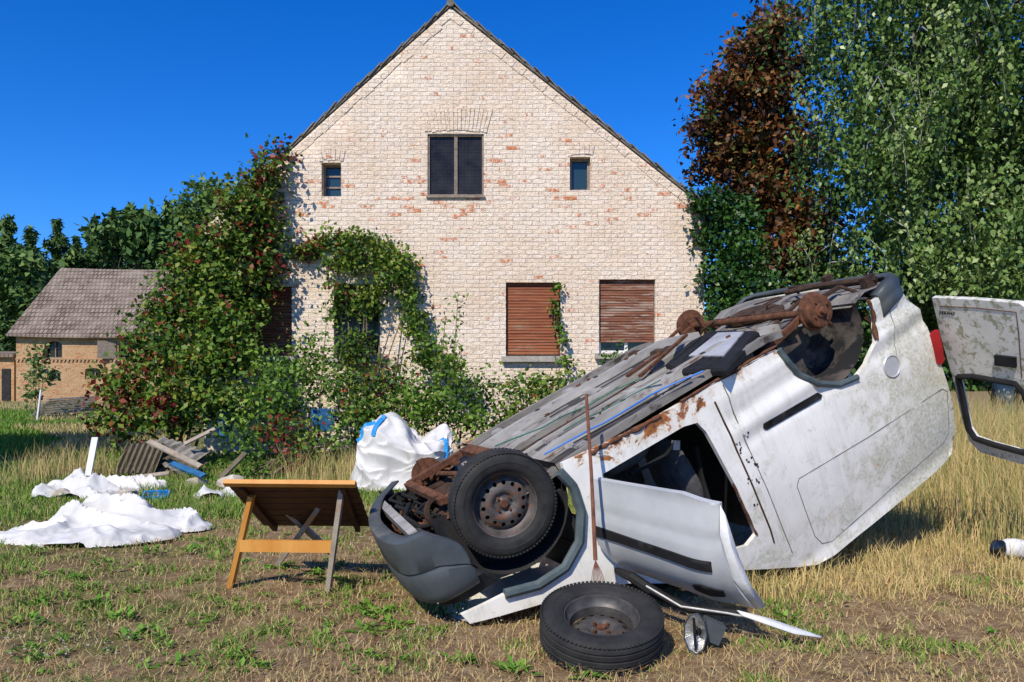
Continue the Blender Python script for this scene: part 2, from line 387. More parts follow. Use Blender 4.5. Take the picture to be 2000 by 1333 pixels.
# ------------------------------------------------------------ world, sun, camera
w = bpy.data.worlds.new('World'); SC.world = w; w.use_nodes = True; nt = w.node_tree
SUN = Vector((-.36, -.76, .74)).normalized()
el = math.asin(SUN.z); az = math.atan2(SUN.x, SUN.y)
sky = nt.nodes.new('ShaderNodeTexSky'); sky.sky_type = 'NISHITA'; sky.sun_disc = False; sky.sun_elevation = el; sky.sun_rotation = az
sky.dust_density = .1; sky.ozone_density = 3.5; sky.air_density = 1.0
hs = nd(nt, 'HueSaturation', {'Saturation': 1.4, 'Value': 1.0, 'Color': sky.outputs[0]})
tn = mix(nt, 1.0, hs.outputs[0], (.50, .84, 1.32), 'MULTIPLY')
bg = nt.nodes['Background']; nt.links.new(tn, bg.inputs[0]); bg.inputs[1].default_value = .13
sl = bpy.data.lights.new('sun', 'SUN'); sl.energy = 5.0; sl.angle = R(.5); sl.color = (1, .92, .78)
so = bpy.data.objects.new('sun', sl); C.objects.link(so); so.rotation_euler = SUN.to_track_quat('Z', 'Y').to_euler(); so.location = (-5, -6, 12)
cam = bpy.data.cameras.new('camera'); cam.lens = 27; cam.sensor_width = 36; cam.shift_y = 73.5/2000; cam.clip_end = 1500; cam.clip_start = .05
co_ = bpy.data.objects.new('camera', cam); C.objects.link(co_); co_.location = (0, 0, H); co_.rotation_euler = (R(90), 0, 0); SC.camera = co_
SC.view_settings.view_transform = 'Standard'; SC.view_settings.look = 'None'; SC.view_settings.exposure = 0

# ------------------------------------------------------------ ground
xs = np.unique(np.concatenate([np.linspace(-8, 8, 161), np.linspace(-40, 40, 81), np.linspace(-500, 500, 41)]))
ys = np.unique(np.concatenate([np.linspace(1, 14, 131), np.linspace(-10, 60, 71), np.linspace(-60, 900, 41)]))
mb = MB()
for y in ys:
    for x in xs:
        z = 0.
        if abs(x) < 9 and 1 < y < 15: z = .035*noise.noise(Vector((x*.9, y*.9, 0)))+.015*noise.noise(Vector((x*4, y*4, 3)))-.01
        mb.v.append((x, y, z))
nx = len(xs)
for j in range(len(ys)-1):
    for i in range(nx-1): mb.f.append((j*nx+i, j*nx+i+1, (j+1)*nx+i+1, (j+1)*nx+i))
go = tag(ob('ground', mb, M['ground'], smooth=None), kind='structure')
go.data.polygons.foreach_set('use_smooth', [True]*len(mb.f))

# ------------------------------------------------------------ house
HYd = 14.0
def hx(px): return (px-1000)/F*HYd
def hz(py): return H-(py-HY)/F*HYd
house = thing('brick_house', 'whitewashed brick farmhouse gable with red bricks showing through and shuttered windows', 'house', (-1.1, 14, 0))
AP = (-1.12, hz(12)); LE = (-5.75, 4.02); RE = (3.58, 4.44)
outer = [(-5.62, -.05), (3.5, -.05), (3.5, 4.47), (AP[0], AP[1]-.04), (-5.62, 4.10)]
wins = dict(top=(835, 945, 262, 383), sl=(628, 666, 318, 384), sr=(1113, 1153, 307, 372), r1=(988, 1095, 552, 696), r2=(1170, 1280, 546, 690), l1=(486, 570, 560, 696), l2=(652, 742, 556, 696))
holes = [rect(hx(a), hx(b), hz(d), hz(c)) for a, b, c, d in wins.values()]
panel('wall', outer, holes, .5, lambda x, z: (x, HYd, z), (0, .34, 0), M['brick'], house)
mb = MB(); mb.box((-5.47, 20.2, 2.0), (.3, 11.7, 4.1)); ob('wall', mb, M['brick'], house)
mb = MB(); mb.box((3.35, 20.2, 2.15), (.3, 11.7, 4.4)); ob('wall', mb, M['brick'], house)
mb = MB(); mb.box((-1.06, 26.2, 2.0), (9.1, .3, 4.1)); mb.add([(-5.6, 26.3, 4), (3.5, 26.3, 4.4), (AP[0], 26.3, AP[1]-.1)], [(0, 1, 2)]); ob('wall', mb, M['brick'], house, smooth=None)
mb = MB()
for E in (LE, RE):
    a = Vector((AP[0], 0, AP[1])); b = Vector((E[0], 0, E[1])); n = Vector((-(b-a).z, 0, (b-a).x)); n.normalize()
    if n.z < 0: n = -n
    L = (b-a).length; d = (b-a).normalized(); b2 = a+d*(L+.06)
    s = [a, b2, b2+n*.03, a+n*.03]
    vs = [Vector((q.x, 13.99, q.z)) for q in s]+[Vector((q.x, 26.6, q.z)) for q in s]
    mb.add(vs, [(0, 1, 2, 3), (7, 6, 5, 4), (0, 4, 5, 1), (1, 5, 6, 2), (2, 6, 7, 3), (3, 7, 4, 0)])
    t = .0
    while t < L-.15:
        p = a+d*(t-.02)+n*(.068+U(-.010, .012)); q = a+d*(t+.33)+n*(.032+U(-.012, .008))
        mb.bar((p.x, 14.03+U(-.02, .012), p.z), (q.x, 14.03+U(-.02, .012), q.z), .12, .022, (0, 0, 1)); t += .28+U(-.02, .02)
mb.tube([(AP[0], 13.95, AP[1]+.04), (AP[0], 26.6, AP[1]+.04)], .07, 10)
ob('roof', mb, M['rooftile'], house, smooth=.5)
mb = MB()
for E, (ox, oz) in ((LE, outer[4]), (RE, outer[2])):
    a = Vector((AP[0], 0, AP[1]-.07)); b = Vector((ox, 0, oz-.02)); d = (b-a).normalized(); L = (b-a).length; n = Vector((-d.z, 0, d.x))
    if n.z > 0: n = -n
    t = .1
    while t < L-.1:
        c = a+d*(t+.11)+n*(.075+U(-.015, .015)); an = math.atan2(d.z, d.x)
        mb.box((c.x, 14.010+U(-.006, .006), c.z), (.225, .04, .12+U(-.03, .03)), Matrix.Rotation(-an+U(-.05, .05), 3, 'Y')); t += .24
ob('verge_band', mb, M['brick'], house, smooth=None)
def arch(px0, px1, pytop, h, n, spread=.12):
    mb = MB(); x0, x1 = hx(px0), hx(px1); cx = (x0+x1)/2
    for i in range(n):
        t = (i+.5)/n*2-1; x = cx+t*(x1-x0)/2; ang = t*spread*2
        z0 = hz(pytop)+h/2+.02-.03*t*t
        mb.box((x+math.sin(ang)*h*.25, 13.999+U(-.004, .004), z0), ((x1-x0)/n*.84, .03, h+U(-.03, .03)), Matrix.Rotation(ang, 3, 'Y'))
    return mb
ob('brick_arch', arch(826, 954, 258, .42, 17, .14), M['brick'], house, smooth=None)
ob('brick_arch', arch(622, 672, 315, .20, 6), M['brick'], house, smooth=None)
ob('brick_arch', arch(1107, 1159, 304, .20, 6), M['brick'], house, smooth=None)
def window(key, frm, mull=True, pane='glass', shut=None, sill=False, dep=.12, drop=1.0, bars=0, fw=.05):
    a, b, c, d = wins[key]; x0, x1, z0, z1 = hx(a), hx(b), hz(d), hz(c); y = HYd+dep
    mb = MB(); mb.box(((x0+x1)/2, y, z1-fw/2), (x1-x0, .06, fw)); mb.box(((x0+x1)/2, y, z0+fw/2), (x1-x0, .06, fw))
    for x in (x0+fw/2, x1-fw/2): mb.box((x, y, (z0+z1)/2), (fw, .06, z1-z0-2*fw-.002))
    if mull: mb.box(((x0+x1)/2, y+.004, (z0+z1)/2), (.06, .05, z1-z0-2*fw-.002))
    for i in range(bars): mb.box(((x0+x1)/2, y+.01, z0+(z1-z0)*(i+1)/(bars+1)), (x1-x0-2*fw, .03, .03))
    mb2 = MB(); mb2.box(((x0+x1)/2, y+.03, (z0+z1)/2), (x1-x0-.02, .01, z1-z0-.02))
    W = ob('window', mb, M[frm], house); ob('pane', mb2, M[pane], W)
    if shut:
        mb = MB(); zt = z1-.005; zb = z0+(z1-z0)*(1-drop)+.01; n = 24
        for i in range(n):
            h = (zt-zb)/n; z = zt-h*(i+.5)
            mb.box(((x0+x1)/2+U(-.003, .003), y-.065+U(-.004, .004), z), (x1-x0-.035, .02, h*.86), Matrix.Rotation(R(-14), 3, 'X') @ Matrix.Rotation(U(-.007, .007), 3, 'Y'))
        ob('shutter', mb, M[shut], W, smooth=None)
    if sill:
        mb = MB(); mb.box(((x0+x1)/2, HYd-.02, z0-.055), (x1-x0+.16, .2, .10)); ob('sill', mb, M['sill'], W)
    return W, (x0, x1, z0, z1, y)
W, (x0, x1, z0, z1, y) = window('top', 'frame', pane='glassbrown', sill=False, dep=.06, fw=.035)
mb = MB()
for i in range(1, 16):
    x = x0+(x1-x0)*i/16; mb.box((x, y-.035, (z0+z1)/2), (.0016, .0016, z1-z0-.08))
for i in range(1, 18):
    z = z0+(z1-z0)*i/18; mb.box(((x0+x1)/2, y-.039, z), (x1-x0-.08, .0016, .0016))
ob('wire_lattice', mb, M['rust2'], W, smooth=None)
mb = MB(); mb.box(((x0+x1)/2, 13.985, z0-.02), (x1-x0+.04, .07, .04)); ob('sill', mb, M['frame'], W)
window('sl', 'frame', mull=False, pane='glassblue', bars=2, dep=.2, fw=.035)
window('sr', 'frame', mull=False, pane='glassblue', dep=.16, fw=.045)
window('r1', 'frame', shut='shutter', sill=True, dep=.16, drop=.985)
window('r2', 'whiteframe', shut='shutter2', sill=True, dep=.16, drop=.86)
window('l1', 'frame', shut='shutter', sill=True, dep=.16, drop=.98)
window('l2', 'frame', shut='shutter2', sill=True, pane='glassbrown', dep=.16, drop=.25)

# ------------------------------------------------------------ barn
bY = 43.0
bx0 = (12-1000)/F*bY; bx1 = -18.2
barn = thing('brick_barn', 'long tan brick barn with a worn brown tiled roof and small arched windows', 'barn', (bx0+5, 43, 0))
def bX(px): return (px-1000)/F*bY
def bZ(py): return H-(py-HY)/F*bY
def archrect(a, b, c, d, n=6):
    x0, x1, z0, z1 = bX(a), bX(b), bZ(d), bZ(c); r = (x1-x0)/2; pts = [(x0, z0), (x1, z0)]
    for i in range(n+1):
        t = math.pi*i/n; pts.append(((x0+x1)/2+r*math.cos(t), z1-.22+.22*math.sin(t)))
    return pts
bw = [(78, 113, 666, 700), (190, 222, 666, 700), (86, 110, 722, 743), (158, 190, 719, 741), (224, 250, 664, 700)]
panel('wall', [(bx0+.3, -.05), (bx1, -.05), (bx1, bZ(655)), (bx0+.3, bZ(655))], [archrect(*q) for q in bw], 1.5, lambda x, z: (x, bY+.4, z), (0, .4, 0), M['barnbrick'], barn)
zE = bZ(655)
mb = MB(); mb.add([(bx0+.3, bY+.8, 0), (bx0+.3, bY+10, 0), (bx0+.3, bY+10, zE), (bx0+.3, bY+5.2, 8.1), (bx0+.3, bY+.8, zE)], [(0, 1, 2, 3, 4)]); ob('wall', mb, M['barnbrick'], barn, smooth=None)
mb = MB(); mb.add([(bx1, bY+.8, 0), (bx1, bY+10, 0), (bx1, bY+10, zE), (bx1, bY+5.2, 8.1), (bx1, bY+.8, zE)], [(4, 3, 2, 1, 0)]); ob('wall', mb, M['barnbrick'], barn, smooth=None)
mb = MB(); mb.add([(bx0+.3, bY+10, 0), (bx1, bY+10, 0), (bx1, bY+10, zE), (bx0+.3, bY+10, zE)], [(0, 1, 2, 3)]); ob('wall', mb, M['barnbrick'], barn, smooth=None)
mb = MB(); xr0, xr1 = bx0, bx1+.3
for sgn in (1, -1):
    ya = bY if sgn == 1 else bY+10.4; vs = []
    for i in range(9):
        t = i/8; sag = -.12*math.sin(math.pi*t)
        for (yy, zz) in ((ya, zE-.05), (bY+5.2, 8.2)):
            x = xr0+(xr1-xr0)*t; vs += [(x, yy, zz+sag), (x, yy, zz+.12+sag)]
    fs = []
    for i in range(8):
        o = i*4; fs += [(o+1, o+5, o+7, o+3), (o, o+2, o+6, o+4), (o, o+4, o+5, o+1), (o+2, o+3, o+7, o+6)]
    fs += [(0, 1, 3, 2), (32, 34, 35, 33)]; mb.add(vs, fs)
ob('roof', mb, M['barnroof'], barn, smooth=None)
mb = MB(); mb.box(((bx0+bx1)/2, bY+.37, bZ(701)), (bx1-bx0-.6, .08, .08))
for i in range(46): mb.box((bx0+.4+i*.22, bY+.36, bZ(701)-.1), (.11, .07, .1))
ob('dentil_band', mb, M['barnbrick'], barn, smooth=None)
for (a, b, c, d) in bw:
    mb = MB(); x0, x1, z0, z1 = bX(a), bX(b), bZ(d), bZ(c)
    mb.box(((x0+x1)/2, bY+.66, z0+.04), (x1-x0, .05, .07)); mb.box(((x0+x1)/2, bY+.66, (z0+z1)/2+.1), (x1-x0, .05, .05)); mb.box(((x0+x1)/2, bY+.65, (z0+z1)/2), (.05, .04, z1-z0))
    W = ob('window', mb, M['frame'], barn, smooth=None)
    mb = MB(); mb.box(((x0+x1)/2, bY+.72, (z0+z1)/2), (x1-x0+.05, .02, z1-z0+.05)); ob('pane', mb, M['glassbrown'], W, smooth=None)
mb = MB(); mb.box((bX(205), bY+.2, bZ(683)), (.95, .06, 1.0), Matrix.Rotation(.35, 3, 'Z')); ob('shutter', mb, M['frame'], barn)
shed = thing('brick_shed', 'low orange brick outbuilding at the left picture edge beside the barn', 'shed', (-31.5, 46, 0))
mb = MB(); mb.box((-31.2, 47, 1.35), (3.4, 3, 2.7)); ob('wall', mb, M['barnbrick'], shed, smooth=None)
mb = MB(); mb.box((-31.2, 46.9, 2.85), (3.7, 3.4, .2), Matrix.Rotation(.08, 3, 'X')); ob('roof', mb, M['barnroof'], shed, smooth=None)
mb = MB(); mb.box((-29.95, 45.47, 1.0), (.5, .06, 1.9)); ob('door', mb, M['dark'], shed)

# ------------------------------------------------------------ van (nose down, lying on its roof)
f = Vector((-.82, -.3515, -.449)).normalized(); l = Vector((-.392, .92, -.004)); l = (l-f*l.dot(f)).normalized(); u = f.cross(l)
M3 = Matrix((f, l, u)).transposed()
W0 = P(990, 985, 4.25); O = W0-M3 @ Vector((0, -.80, .30))
VM = Matrix.Translation(O) @ M3.to_4x4()
van = thing('white_van', 'wrecked white panel van lying on its roof with rusty axle in the air', 'van', mat=VM)
MI = M3.transposed(); LO = MI @ (Vector((0, 0, H))-O)
def lray(px, py): return MI @ Vector(((px-1000)/F, 1, -(py-HY)/F))
def cl(x, a=0., b=1.): return max(a, min(b, x))
def ysurf(x, z):
    wd = .83-.13*cl((z-.95)/.85)**1.6-.05*cl((.35-z)/.25)**2-.14*cl((x-.1)/.6)**2-.05*cl((-2.9-x)/.5)**2
    return -wd
def disp(x, z):
    d = 0.
    if x < -1.45:
        k = cl((-1.45-x)/.15)
        for zc, a, s in ((.58, .012, .032), (.68, -.014, .032), (.78, .011, .030), (.45, -.011, .035)): d += k*a*math.exp(-((z-zc)/s)**2)
    d += .005*noise.noise(Vector((x*2.2, z*2.2, 1)))+.002*noise.noise(Vector((x*6, z*6, 4)))
    return d
def S(px, py):
    y = -.83; d = lray(px, py)
    for _ in range(8):
        t = (y-LO.y)/d.y; p = LO+d*t; y = ysurf(p.x, p.z)
    return (p.x, p.z)
def B(px, py, z=.25):
    d = lray(px, py); t = (z-LO.z)/d.z; return LO+d*t
def Yp(px, py, y):
    d = lray(px, py); t = (y-LO.y)/d.y; return LO+d*t
def onb(x, z, off=0.): return (x, ysurf(x, z)+disp(x, z)-off, z)
pxo = [(1098, 905), (1250, 835), (1392, 752), (1430, 733), (1500, 692), (1522, 683), (1532, 702), (1560, 730), (1595, 750), (1640, 752), (1672, 738), (1695, 710), (1708, 670), (1712, 630), (1700, 590),
       (1735, 568), (1765, 575), (1795, 605), (1812, 640), (1838, 712), (1858, 775), (1866, 840), (1860, 885), (1845, 905), (1775, 966), (1700, 1028), (1630, 1085), (1598, 1103), (1560, 1108), (1500, 1112), (1450, 1114),
       (1350, 1140), (1230, 1140), (1130, 1158), (1010, 1194), (918, 1219), (902, 1202), (985, 1162), (1045, 1145), (1098, 1112), (1128, 1066), (1134, 1015), (1124, 965), (1104, 930)]
sideO = [S(*q) for q in pxo]
sideH = [S(*q) for q in [(1178, 926), (1335, 834), (1362, 826), (1380, 845), (1440, 955), (1478, 1044), (1460, 1066), (1340, 1100), (1218, 1112), (1195, 1040)]]
panel('body_side', sideO, [sideH], .03, lambda x, z: onb(x, z), (0, .035, 0), M['paint'], van, True)
panel('body_side', sideO, [sideH], .08, lambda x, z: (x, -ysurf(x, z), z), (0, -.035, 0), M['paint'], van, True)
redge = [S(*q) for q in [(1860, 885), (1775, 966), (1700, 1028), (1630, 1085), (1598, 1103), (1500, 1112)]]
K = 9
def sheetx(edge, crown, xc=0.):
    mb = MB()
    for (x, z) in edge:
        yw = -ysurf(x, z)-.008
        for k in range(K):
            t = -1+2*k/(K-1); mb.v.append((x+xc*(1-t*t), yw*t, z+crown*(1-t**4)-.01))
    for i in range(len(edge)-1):
        for k in range(K-1): mb.f.append((i*K+k, i*K+k+1, (i+1)*K+k+1, (i+1)*K+k))
    return mb
ob('roof', sheetx(redge, .07), M['paint'], van, True)
ob('hood', sheetx([S(*q) for q in [(918, 1219), (1010, 1194), (1130, 1158), (1230, 1140)]], .035, .06), M['paint'], van, True)
a = S(1235, 1138); b = S(1490, 1112)
mb = MB(); mb.add([(a[0], -.7, a[1]-.01), (a[0], .7, a[1]-.01), (b[0], .66, b[1]-.01), (b[0], -.66, b[1]-.01)], [(0, 1, 2, 3)]); ob('windscreen', mb, M['glass'], van, True, smooth=None)
acx = S(1625, 668)[0]
def zbel(x): return float(np.interp(-x, [.15, .55, 1.0, 1.6, 2.1, 2.35, 2.6, 2.85, 3.0, 3.3], [.32, .29, .285, .29, .29, .35, .42, .40, .36, .40]))
mb = MB(); NX, NY = 170, 90
for i in range(NX+1):
    x = -.12-3.18*i/NX; zb = zbel(x)
    for j in range(NY+1):
        y = -.775+1.55*j/NY; z = zb
        if abs(y) < .13 and x > -2.2: z += .06
        for yc in (-.32, -.22, .22, .32):
            if -2.05 < x < -.45 and abs(y-yc) < .022 and abs(((x+3) % .62)-.31) < .25: z -= .010
        z += .003*noise.noise(Vector((x*5, y*5, 0)))
        mb.v.append((x, y, z))
for i in range(NX):
    for j in range(NY):
        xm = -.12-3.18*(i+.5)/NX; ym = -.775+1.55*(j+.5)/NY
        if abs(xm-acx) < .30 and abs(ym) > .52: continue
        mb.f.append((i*(NY+1)+j, i*(NY+1)+j+1, (i+1)*(NY+1)+j+1, (i+1)*(NY+1)+j))
ob('underbody', mb, M['belly'], van, True, smooth=.35)
def plate(name, x0, x1, y0, y1, z0, z1, mat, bev=.012):
    mb = MB(); n = 14; vs = []
    for i in range(n+1):
        x = x0+(x1-x0)*i/n; zb = zbel(x)
        for (yy, zz) in ((y0, z1), (y0+bev, z0), (y1-bev, z0), (y1, z1)): vs.append((x, yy, zb+zz))
    fs = [(4*i+k, 4*i+k+1, 4*i+k+5, 4*i+k+4) for i in range(n) for k in range(3)]+[(0, 1, 2, 3), (4*n+3, 4*n+2, 4*n+1, 4*n)]
    mb.add(vs, fs); return ob(name, mb, M[mat], van, True, smooth=.3)
for sy in (-1, 1):
    a, b = sorted((sy*.41, sy*.50)); plate('chassis_rail', -.15, -2.45, a, b, -.055, .01, 'bellylight')
    a, b = sorted((sy*.735, sy*.785)); plate('sill_flange', -.2, -2.2, a, b, -.035, .01, 'belly', .004)
    a, b = sorted((sy*.56, sy*.70)); plate('underseal_panel', -.35, -1.30, a, b, -.008, .01, 'bellydark'); plate('underseal_panel', -1.42, -2.15, a, b, -.010, .01, 'bellydark' if sy > 0 else 'bellylight')
    a, b = sorted((sy*.135, sy*.175)); plate('tunnel_edge', -.3, -2.2, a, b, -.018, .01, 'bellylight', .006)
plate('underseal_panel', -.5, -1.5, -.395, -.20, -.006, .01, 'bellydark'); plate('underseal_panel', -.9, -2.1, .20, .40, -.006, .01, 'bellydark')
plate('tunnel_shield', -.4, -1.9, -.09, .09, .03, .07, 'bellydark', .03)
mb = MB(); mb.tube([(-.3, .02, .33), (-.8, .03, .325), (-1.2, .0, .32), (-1.5, .02, .315)], .02, 10); ob('exhaust_pipe', mb, M['rust2'], van, True)
for xc in (-.62, -1.30, -1.98):
    for a, b in ((-.73, -.505), (-.405, -.18), (.18, .405), (.505, .73)):
        mb = MB(); z = zbel(xc); mb.add([(xc-.045, a, z), (xc-.03, a, z-.025), (xc+.03, a, z-.025), (xc+.045, a, z), (xc-.045, b, z), (xc-.03, b, z-.025), (xc+.03, b, z-.025), (xc+.045, b, z)], [(0, 1, 5, 4), (1, 2, 6, 5), (2, 3, 7, 6), (0, 3, 2, 1), (4, 5, 6, 7)]); ob('cross_member', mb, M['bellylight' if xc > -1.5 else 'rust2'], van, True, smooth=None)
for (x, y) in [(-.85, -.455), (-1.1, -.455), (-1.5, -.455), (-1.8, -.455), (-.9, .455), (-1.45, .455)]:
    mb = MB(); mb.lathe([(0, 0), (.02, 0), (.024, .004)], Matrix.Translation((x, y, zbel(x)-.058)), 14); ob('rail_hole', mb, M['dark'], van, True)
mb = MB()
for k in range(40):
    x = U(-2.2, -.3); y = U(-.74, .74); c = (x, y, zbel(x)-.012-(.05 if abs(abs(y)-.455) < .05 else 0)); mb.box(c, (U(.01, .04), U(.008, .02), .012), Matrix.Rotation(U(0, 3), 3, 'Z'))
o = ob('floor_clips', mb, M['rust'], van, True); o['kind'] = 'stuff'
mb = MB(); mb.box((-1.72, 0, .95), (.03, 1.45, 1.25)); ob('bulkhead', mb, M['dark'], van, True)  # near-black panel added so the cargo space behind the seats stays dark
mb = MB(); mb.box((-.33, 0, .72), (.03, 1.5, .62)); ob('bulkhead', mb, M['dark'], van, True)
ac = S(1622, 672)
def wheelhouse(cx, cz, r1, r2, sy, mat, cen):
    vs = []; n = 18; mb = MB()
    for k in range(n+1):
        t = math.pi*(-.08+1.16*k/n); x = cx+r1*math.cos(t); z = cz+r2*math.sin(t); vs += [(x, sy*.80, z), (x, sy*.50, z), (cx, sy*.50, cen)]
    fs = []
    for k in range(n): fs += [(3*k, 3*k+1, 3*k+4, 3*k+3), (3*k+1, 3*k+2, 3*k+5, 3*k+4)]
    mb.add(vs, fs); ob('wheelhouse', mb, M[mat], van, True)
for sy in (-1, 1):
    wheelhouse(ac[0], ac[1]-.06, .36, .34, sy, 'wheelhouse', ac[1]-.05); wheelhouse(0, .33, .37, .36, sy, 'dark', .33)
def strip(name, pts, r, mat, off=.0, n=8):
    q = []
    for i in range(len(pts)-1):
        for k in range(4):
            t = k/4; q.append(S(pts[i][0]+(pts[i+1][0]-pts[i][0])*t, pts[i][1]+(pts[i+1][1]-pts[i][1])*t))
    q.append(S(*pts[-1])); rr = r
    if name == 'rusted_edge': rr = [r*U(.3, 1.3) for _ in q]
    mb = MB(); mb.tube([onb(x, z, off) for x, z in q], rr, n); return ob(name, mb, M[mat], van, True)
strip('arch_trim', [(1520, 683), (1533, 704), (1562, 732), (1596, 750), (1640, 752), (1674, 737)], .022, 'trim', .004)
strip('arch_trim', [(1092, 922), (1118, 950), (1134, 1000), (1131, 1058), (1103, 1108), (1050, 1143), (985, 1160)], .03, 'trim', .006)
rp = [S(*q) for q in [(1491, 828), (1598, 767), (1606, 772), (1603, 779), (1499, 840), (1492, 837)]]
panel('rub_strip', rp, [], .03, lambda x, z: onb(x, z, .010), (0, .012, 0), M['black'], van, True)
strip('panel_seam', [(1560, 935), (1700, 852), (1840, 760), (1850, 765), (1853, 845), (1840, 868), (1740, 955), (1625, 1058), (1606, 1062), (1592, 1048), (1556, 950), (1560, 935)], .0035, 'seam', -.001)
strip('panel_seam', [(1412, 752), (1450, 850), (1500, 960), (1548, 1080)], .004, 'seam', -.001)
strip('panel_seam', [(1735, 572), (1745, 640), (1752, 700)], .003, 'seam', -.001)
strip('panel_seam', [(1395, 785), (1412, 820), (1470, 950), (1505, 1035), (1512, 1060)], .007, 'rust2', .0)
strip('rusted_edge', [(1516, 676), (1470, 702), (1430, 727), (1392, 747), (1330, 785)], .011, 'rust', .0)
strip('rusted_edge', [(1695, 586), (1709, 620), (1710, 665)], .018, 'rust', -.004)
strip('rusted_edge', [(1150, 888), (1180, 872), (1215, 852), (1245, 838), (1290, 812)], .018, 'rust', .0)
strip('rusted_edge', [(1478, 1044), (1455, 995), (1432, 945)], .008, 'rust', .0)
fc = S(1741, 716); mb = MB(); mb.lathe([(0, .0), (.068, .0), (.075, .006), (.082, .0), (.085, -.01)], Matrix.Translation(onb(fc[0], fc[1], .004)) @ Matrix.Rotation(R(90), 4, 'X'), 28); ob('fuel_cap', mb, M['silver'], van, True)
tp = [S(*q) for q in [(1816, 654), (1830, 644), (1842, 703), (1836, 713), (1828, 710)]]
panel('tail_lamp', tp, [], .02, lambda x, z: onb(x, z, .014), (0, .03, 0), M['red'], van, True)
mb = MB()
for (px, py) in [(1455, 848), (1450, 880), (1462, 898), (1474, 910), (1466, 940), (1482, 942), (1478, 985), (1440, 866)]:
    for k in range(4):
        x, z = S(px+U(-6, 6), py+U(-6, 6)); p = Vector(onb(x, z, .003)); mb.lathe([(0, .001), (U(.004, .009), 0)], Matrix.Translation(p) @ Matrix.Rotation(R(90), 4, 'X'), 8)
o = ob('black_smudges', mb, M['black'], van, True); o['kind'] = 'stuff'
path = [(.33, -.835), (.46, -.828), (.56, -.79), (.63, -.70), (.66, -.55), (.66, -.35), (.64, -.1), (.58, .15), (.48, .40), (.30, .62)]
pa = np.array(path); tt = np.linspace(0, len(path)-1, 60); pp = []
for t in tt:
    i = min(int(t), len(path)-2); s = t-i; p0 = pa[max(i-1, 0)]; p1 = pa[i]; p2 = pa[i+1]; p3 = pa[min(i+2, len(path)-1)]
    pp.append(tuple(.5*((2*p1)+(-p0+p2)*s+(2*p0-5*p1+4*p2-p3)*s*s+(-p0+3*p1-3*p2+p3)*s**3)))
prof = [(-.085, .195), (-.03, .190), (-.006, .20), (.0, .23), (.002, .30), (.003, .385), (-.004, .392), (-.004, .402), (.003, .41), (.002, .48), (-.006, .54), (-.022, .585), (-.045, .605), (-.085, .61)]
mb = MB(); Lp = len(prof)
for i, (x, y) in enumerate(pp):
    a = Vector(pp[max(i-1, 0)]); b = Vector(pp[min(i+1, len(pp)-1)]); t = (b-a).normalized(); n = Vector((t.y, -t.x)).normalized()
    ac_ = cl(1-i/9)**1.5*.17
    for (o, z) in prof: mb.v.append((x+n.x*o, y+n.y*o, z+ac_*cl((.60-z)/.4)+.006*noise.noise(Vector((i*.12, z*3, 0)))))
for i in range(len(pp)-1):
    for k in range(Lp-1): mb.f.append((i*Lp+k, i*Lp+k+1, (i+1)*Lp+k+1, (i+1)*Lp+k))
bm_ = ob('front_bumper', mb, M['bumper'], van, True, smooth=.8)
md = bm_.modifiers.new('thick', 'SOLIDIFY'); md.thickness = .012; md.offset = 1
mb = MB()
for i, (x, y) in enumerate(pp): mb.v += [(x-.04, y*.97, .56), (x-.10, y*.93, .66)]
for i in range(len(pp)-1): mb.f.append((2*i, 2*i+1, 2*i+3, 2*i+2))
ob('grille_panel', mb, M['black'], van, True)
mb = MB(); mb.bar((.50, -.60, .25), (.44, .40, .25), .05, .06); mb.bar((.50, -.6, .28), (.50, -.6, .58), .06, .05); mb.bar((.42, .40, .28), (.42, .40, .58), .05, .06); ob('radiator_support', mb, M['bellylight'], van, True)
mb = MB(); mb.box((.43, -.08, .44), (.03, .85, .3)); ob('radiator', mb, M['bellydark'], van, True)
mb = MB(); mb.blob((.12, .05, .50), (.24, .32, .16), 3, .2); mb.box((.16, -.24, .40), (.26, .24, .2)); mb.box((.08, .12, .36), (.2, .3, .1)); mb.tube([(.3, .1, .35), (.2, .3, .3), (.0, .4, .34), (-.1, .2, .3)], .03)
for k in range(6): mb.lathe([(0, 0), (.014, 0), (.016, .012)], Matrix.Translation((U(.02, .28), U(-.3, .25), .295)), 8)
ob('engine', mb, M['rust2'], van, True)
mb = MB()
mb.tube([(.02, -.62, .33), (.0, -.35, .25), (-.02, .0, .22), (.0, .35, .25), (.02, .62, .33)], .018)
mb.bar((.22, -.38, .22), (.22, .4, .22), .05, .04); mb.bar((.22, -.38, .22), (-.28, -.42, .22), .05, .04); mb.bar((.22, .4, .22), (-.28, .42, .22), .05, .04); mb.bar((-.26, -.42, .21), (-.26, .42, .21), .09, .04)
mb.bar((-.15, .36, .24), (0, .68, .26), .05, .035); mb.bar((.16, .36, .24), (0, .68, .26), .05, .035); mb.bar((-.15, -.36, .24), (0, -.62, .26), .04, .03); mb.bar((.14, -.36, .24), (0, -.62, .26), .04, .03)
mb.tube([(.10, -.6, .3), (.14, -.3, .28), (.14, .3, .28), (.10, .7, .3)], .011)
ob('front_subframe', mb, M['rust'], van, True)
mb = MB(); T = Matrix.Translation((0, .70, .30)) @ Matrix.Rotation(R(-90), 4, 'X')
mb.lathe([(0, .05), (.03, .06), (.06, .05), (.065, .02), (.12, .02), (.125, -.01), (.05, -.02), (.05, -.12), (0, -.12)], T, 28); mb.bar((.02, .64, .16), (.02, .62, .46), .05, .05); mb.tube([(-.09, .66, .28), (-.13, .62, .3), (-.12, .58, .36)], .03); mb.bar((0.0, .6, .3), (.05, .55, .55), .05, .05)
ob('wheel_hub', mb, M['rust'], van, True)
mb = MB()
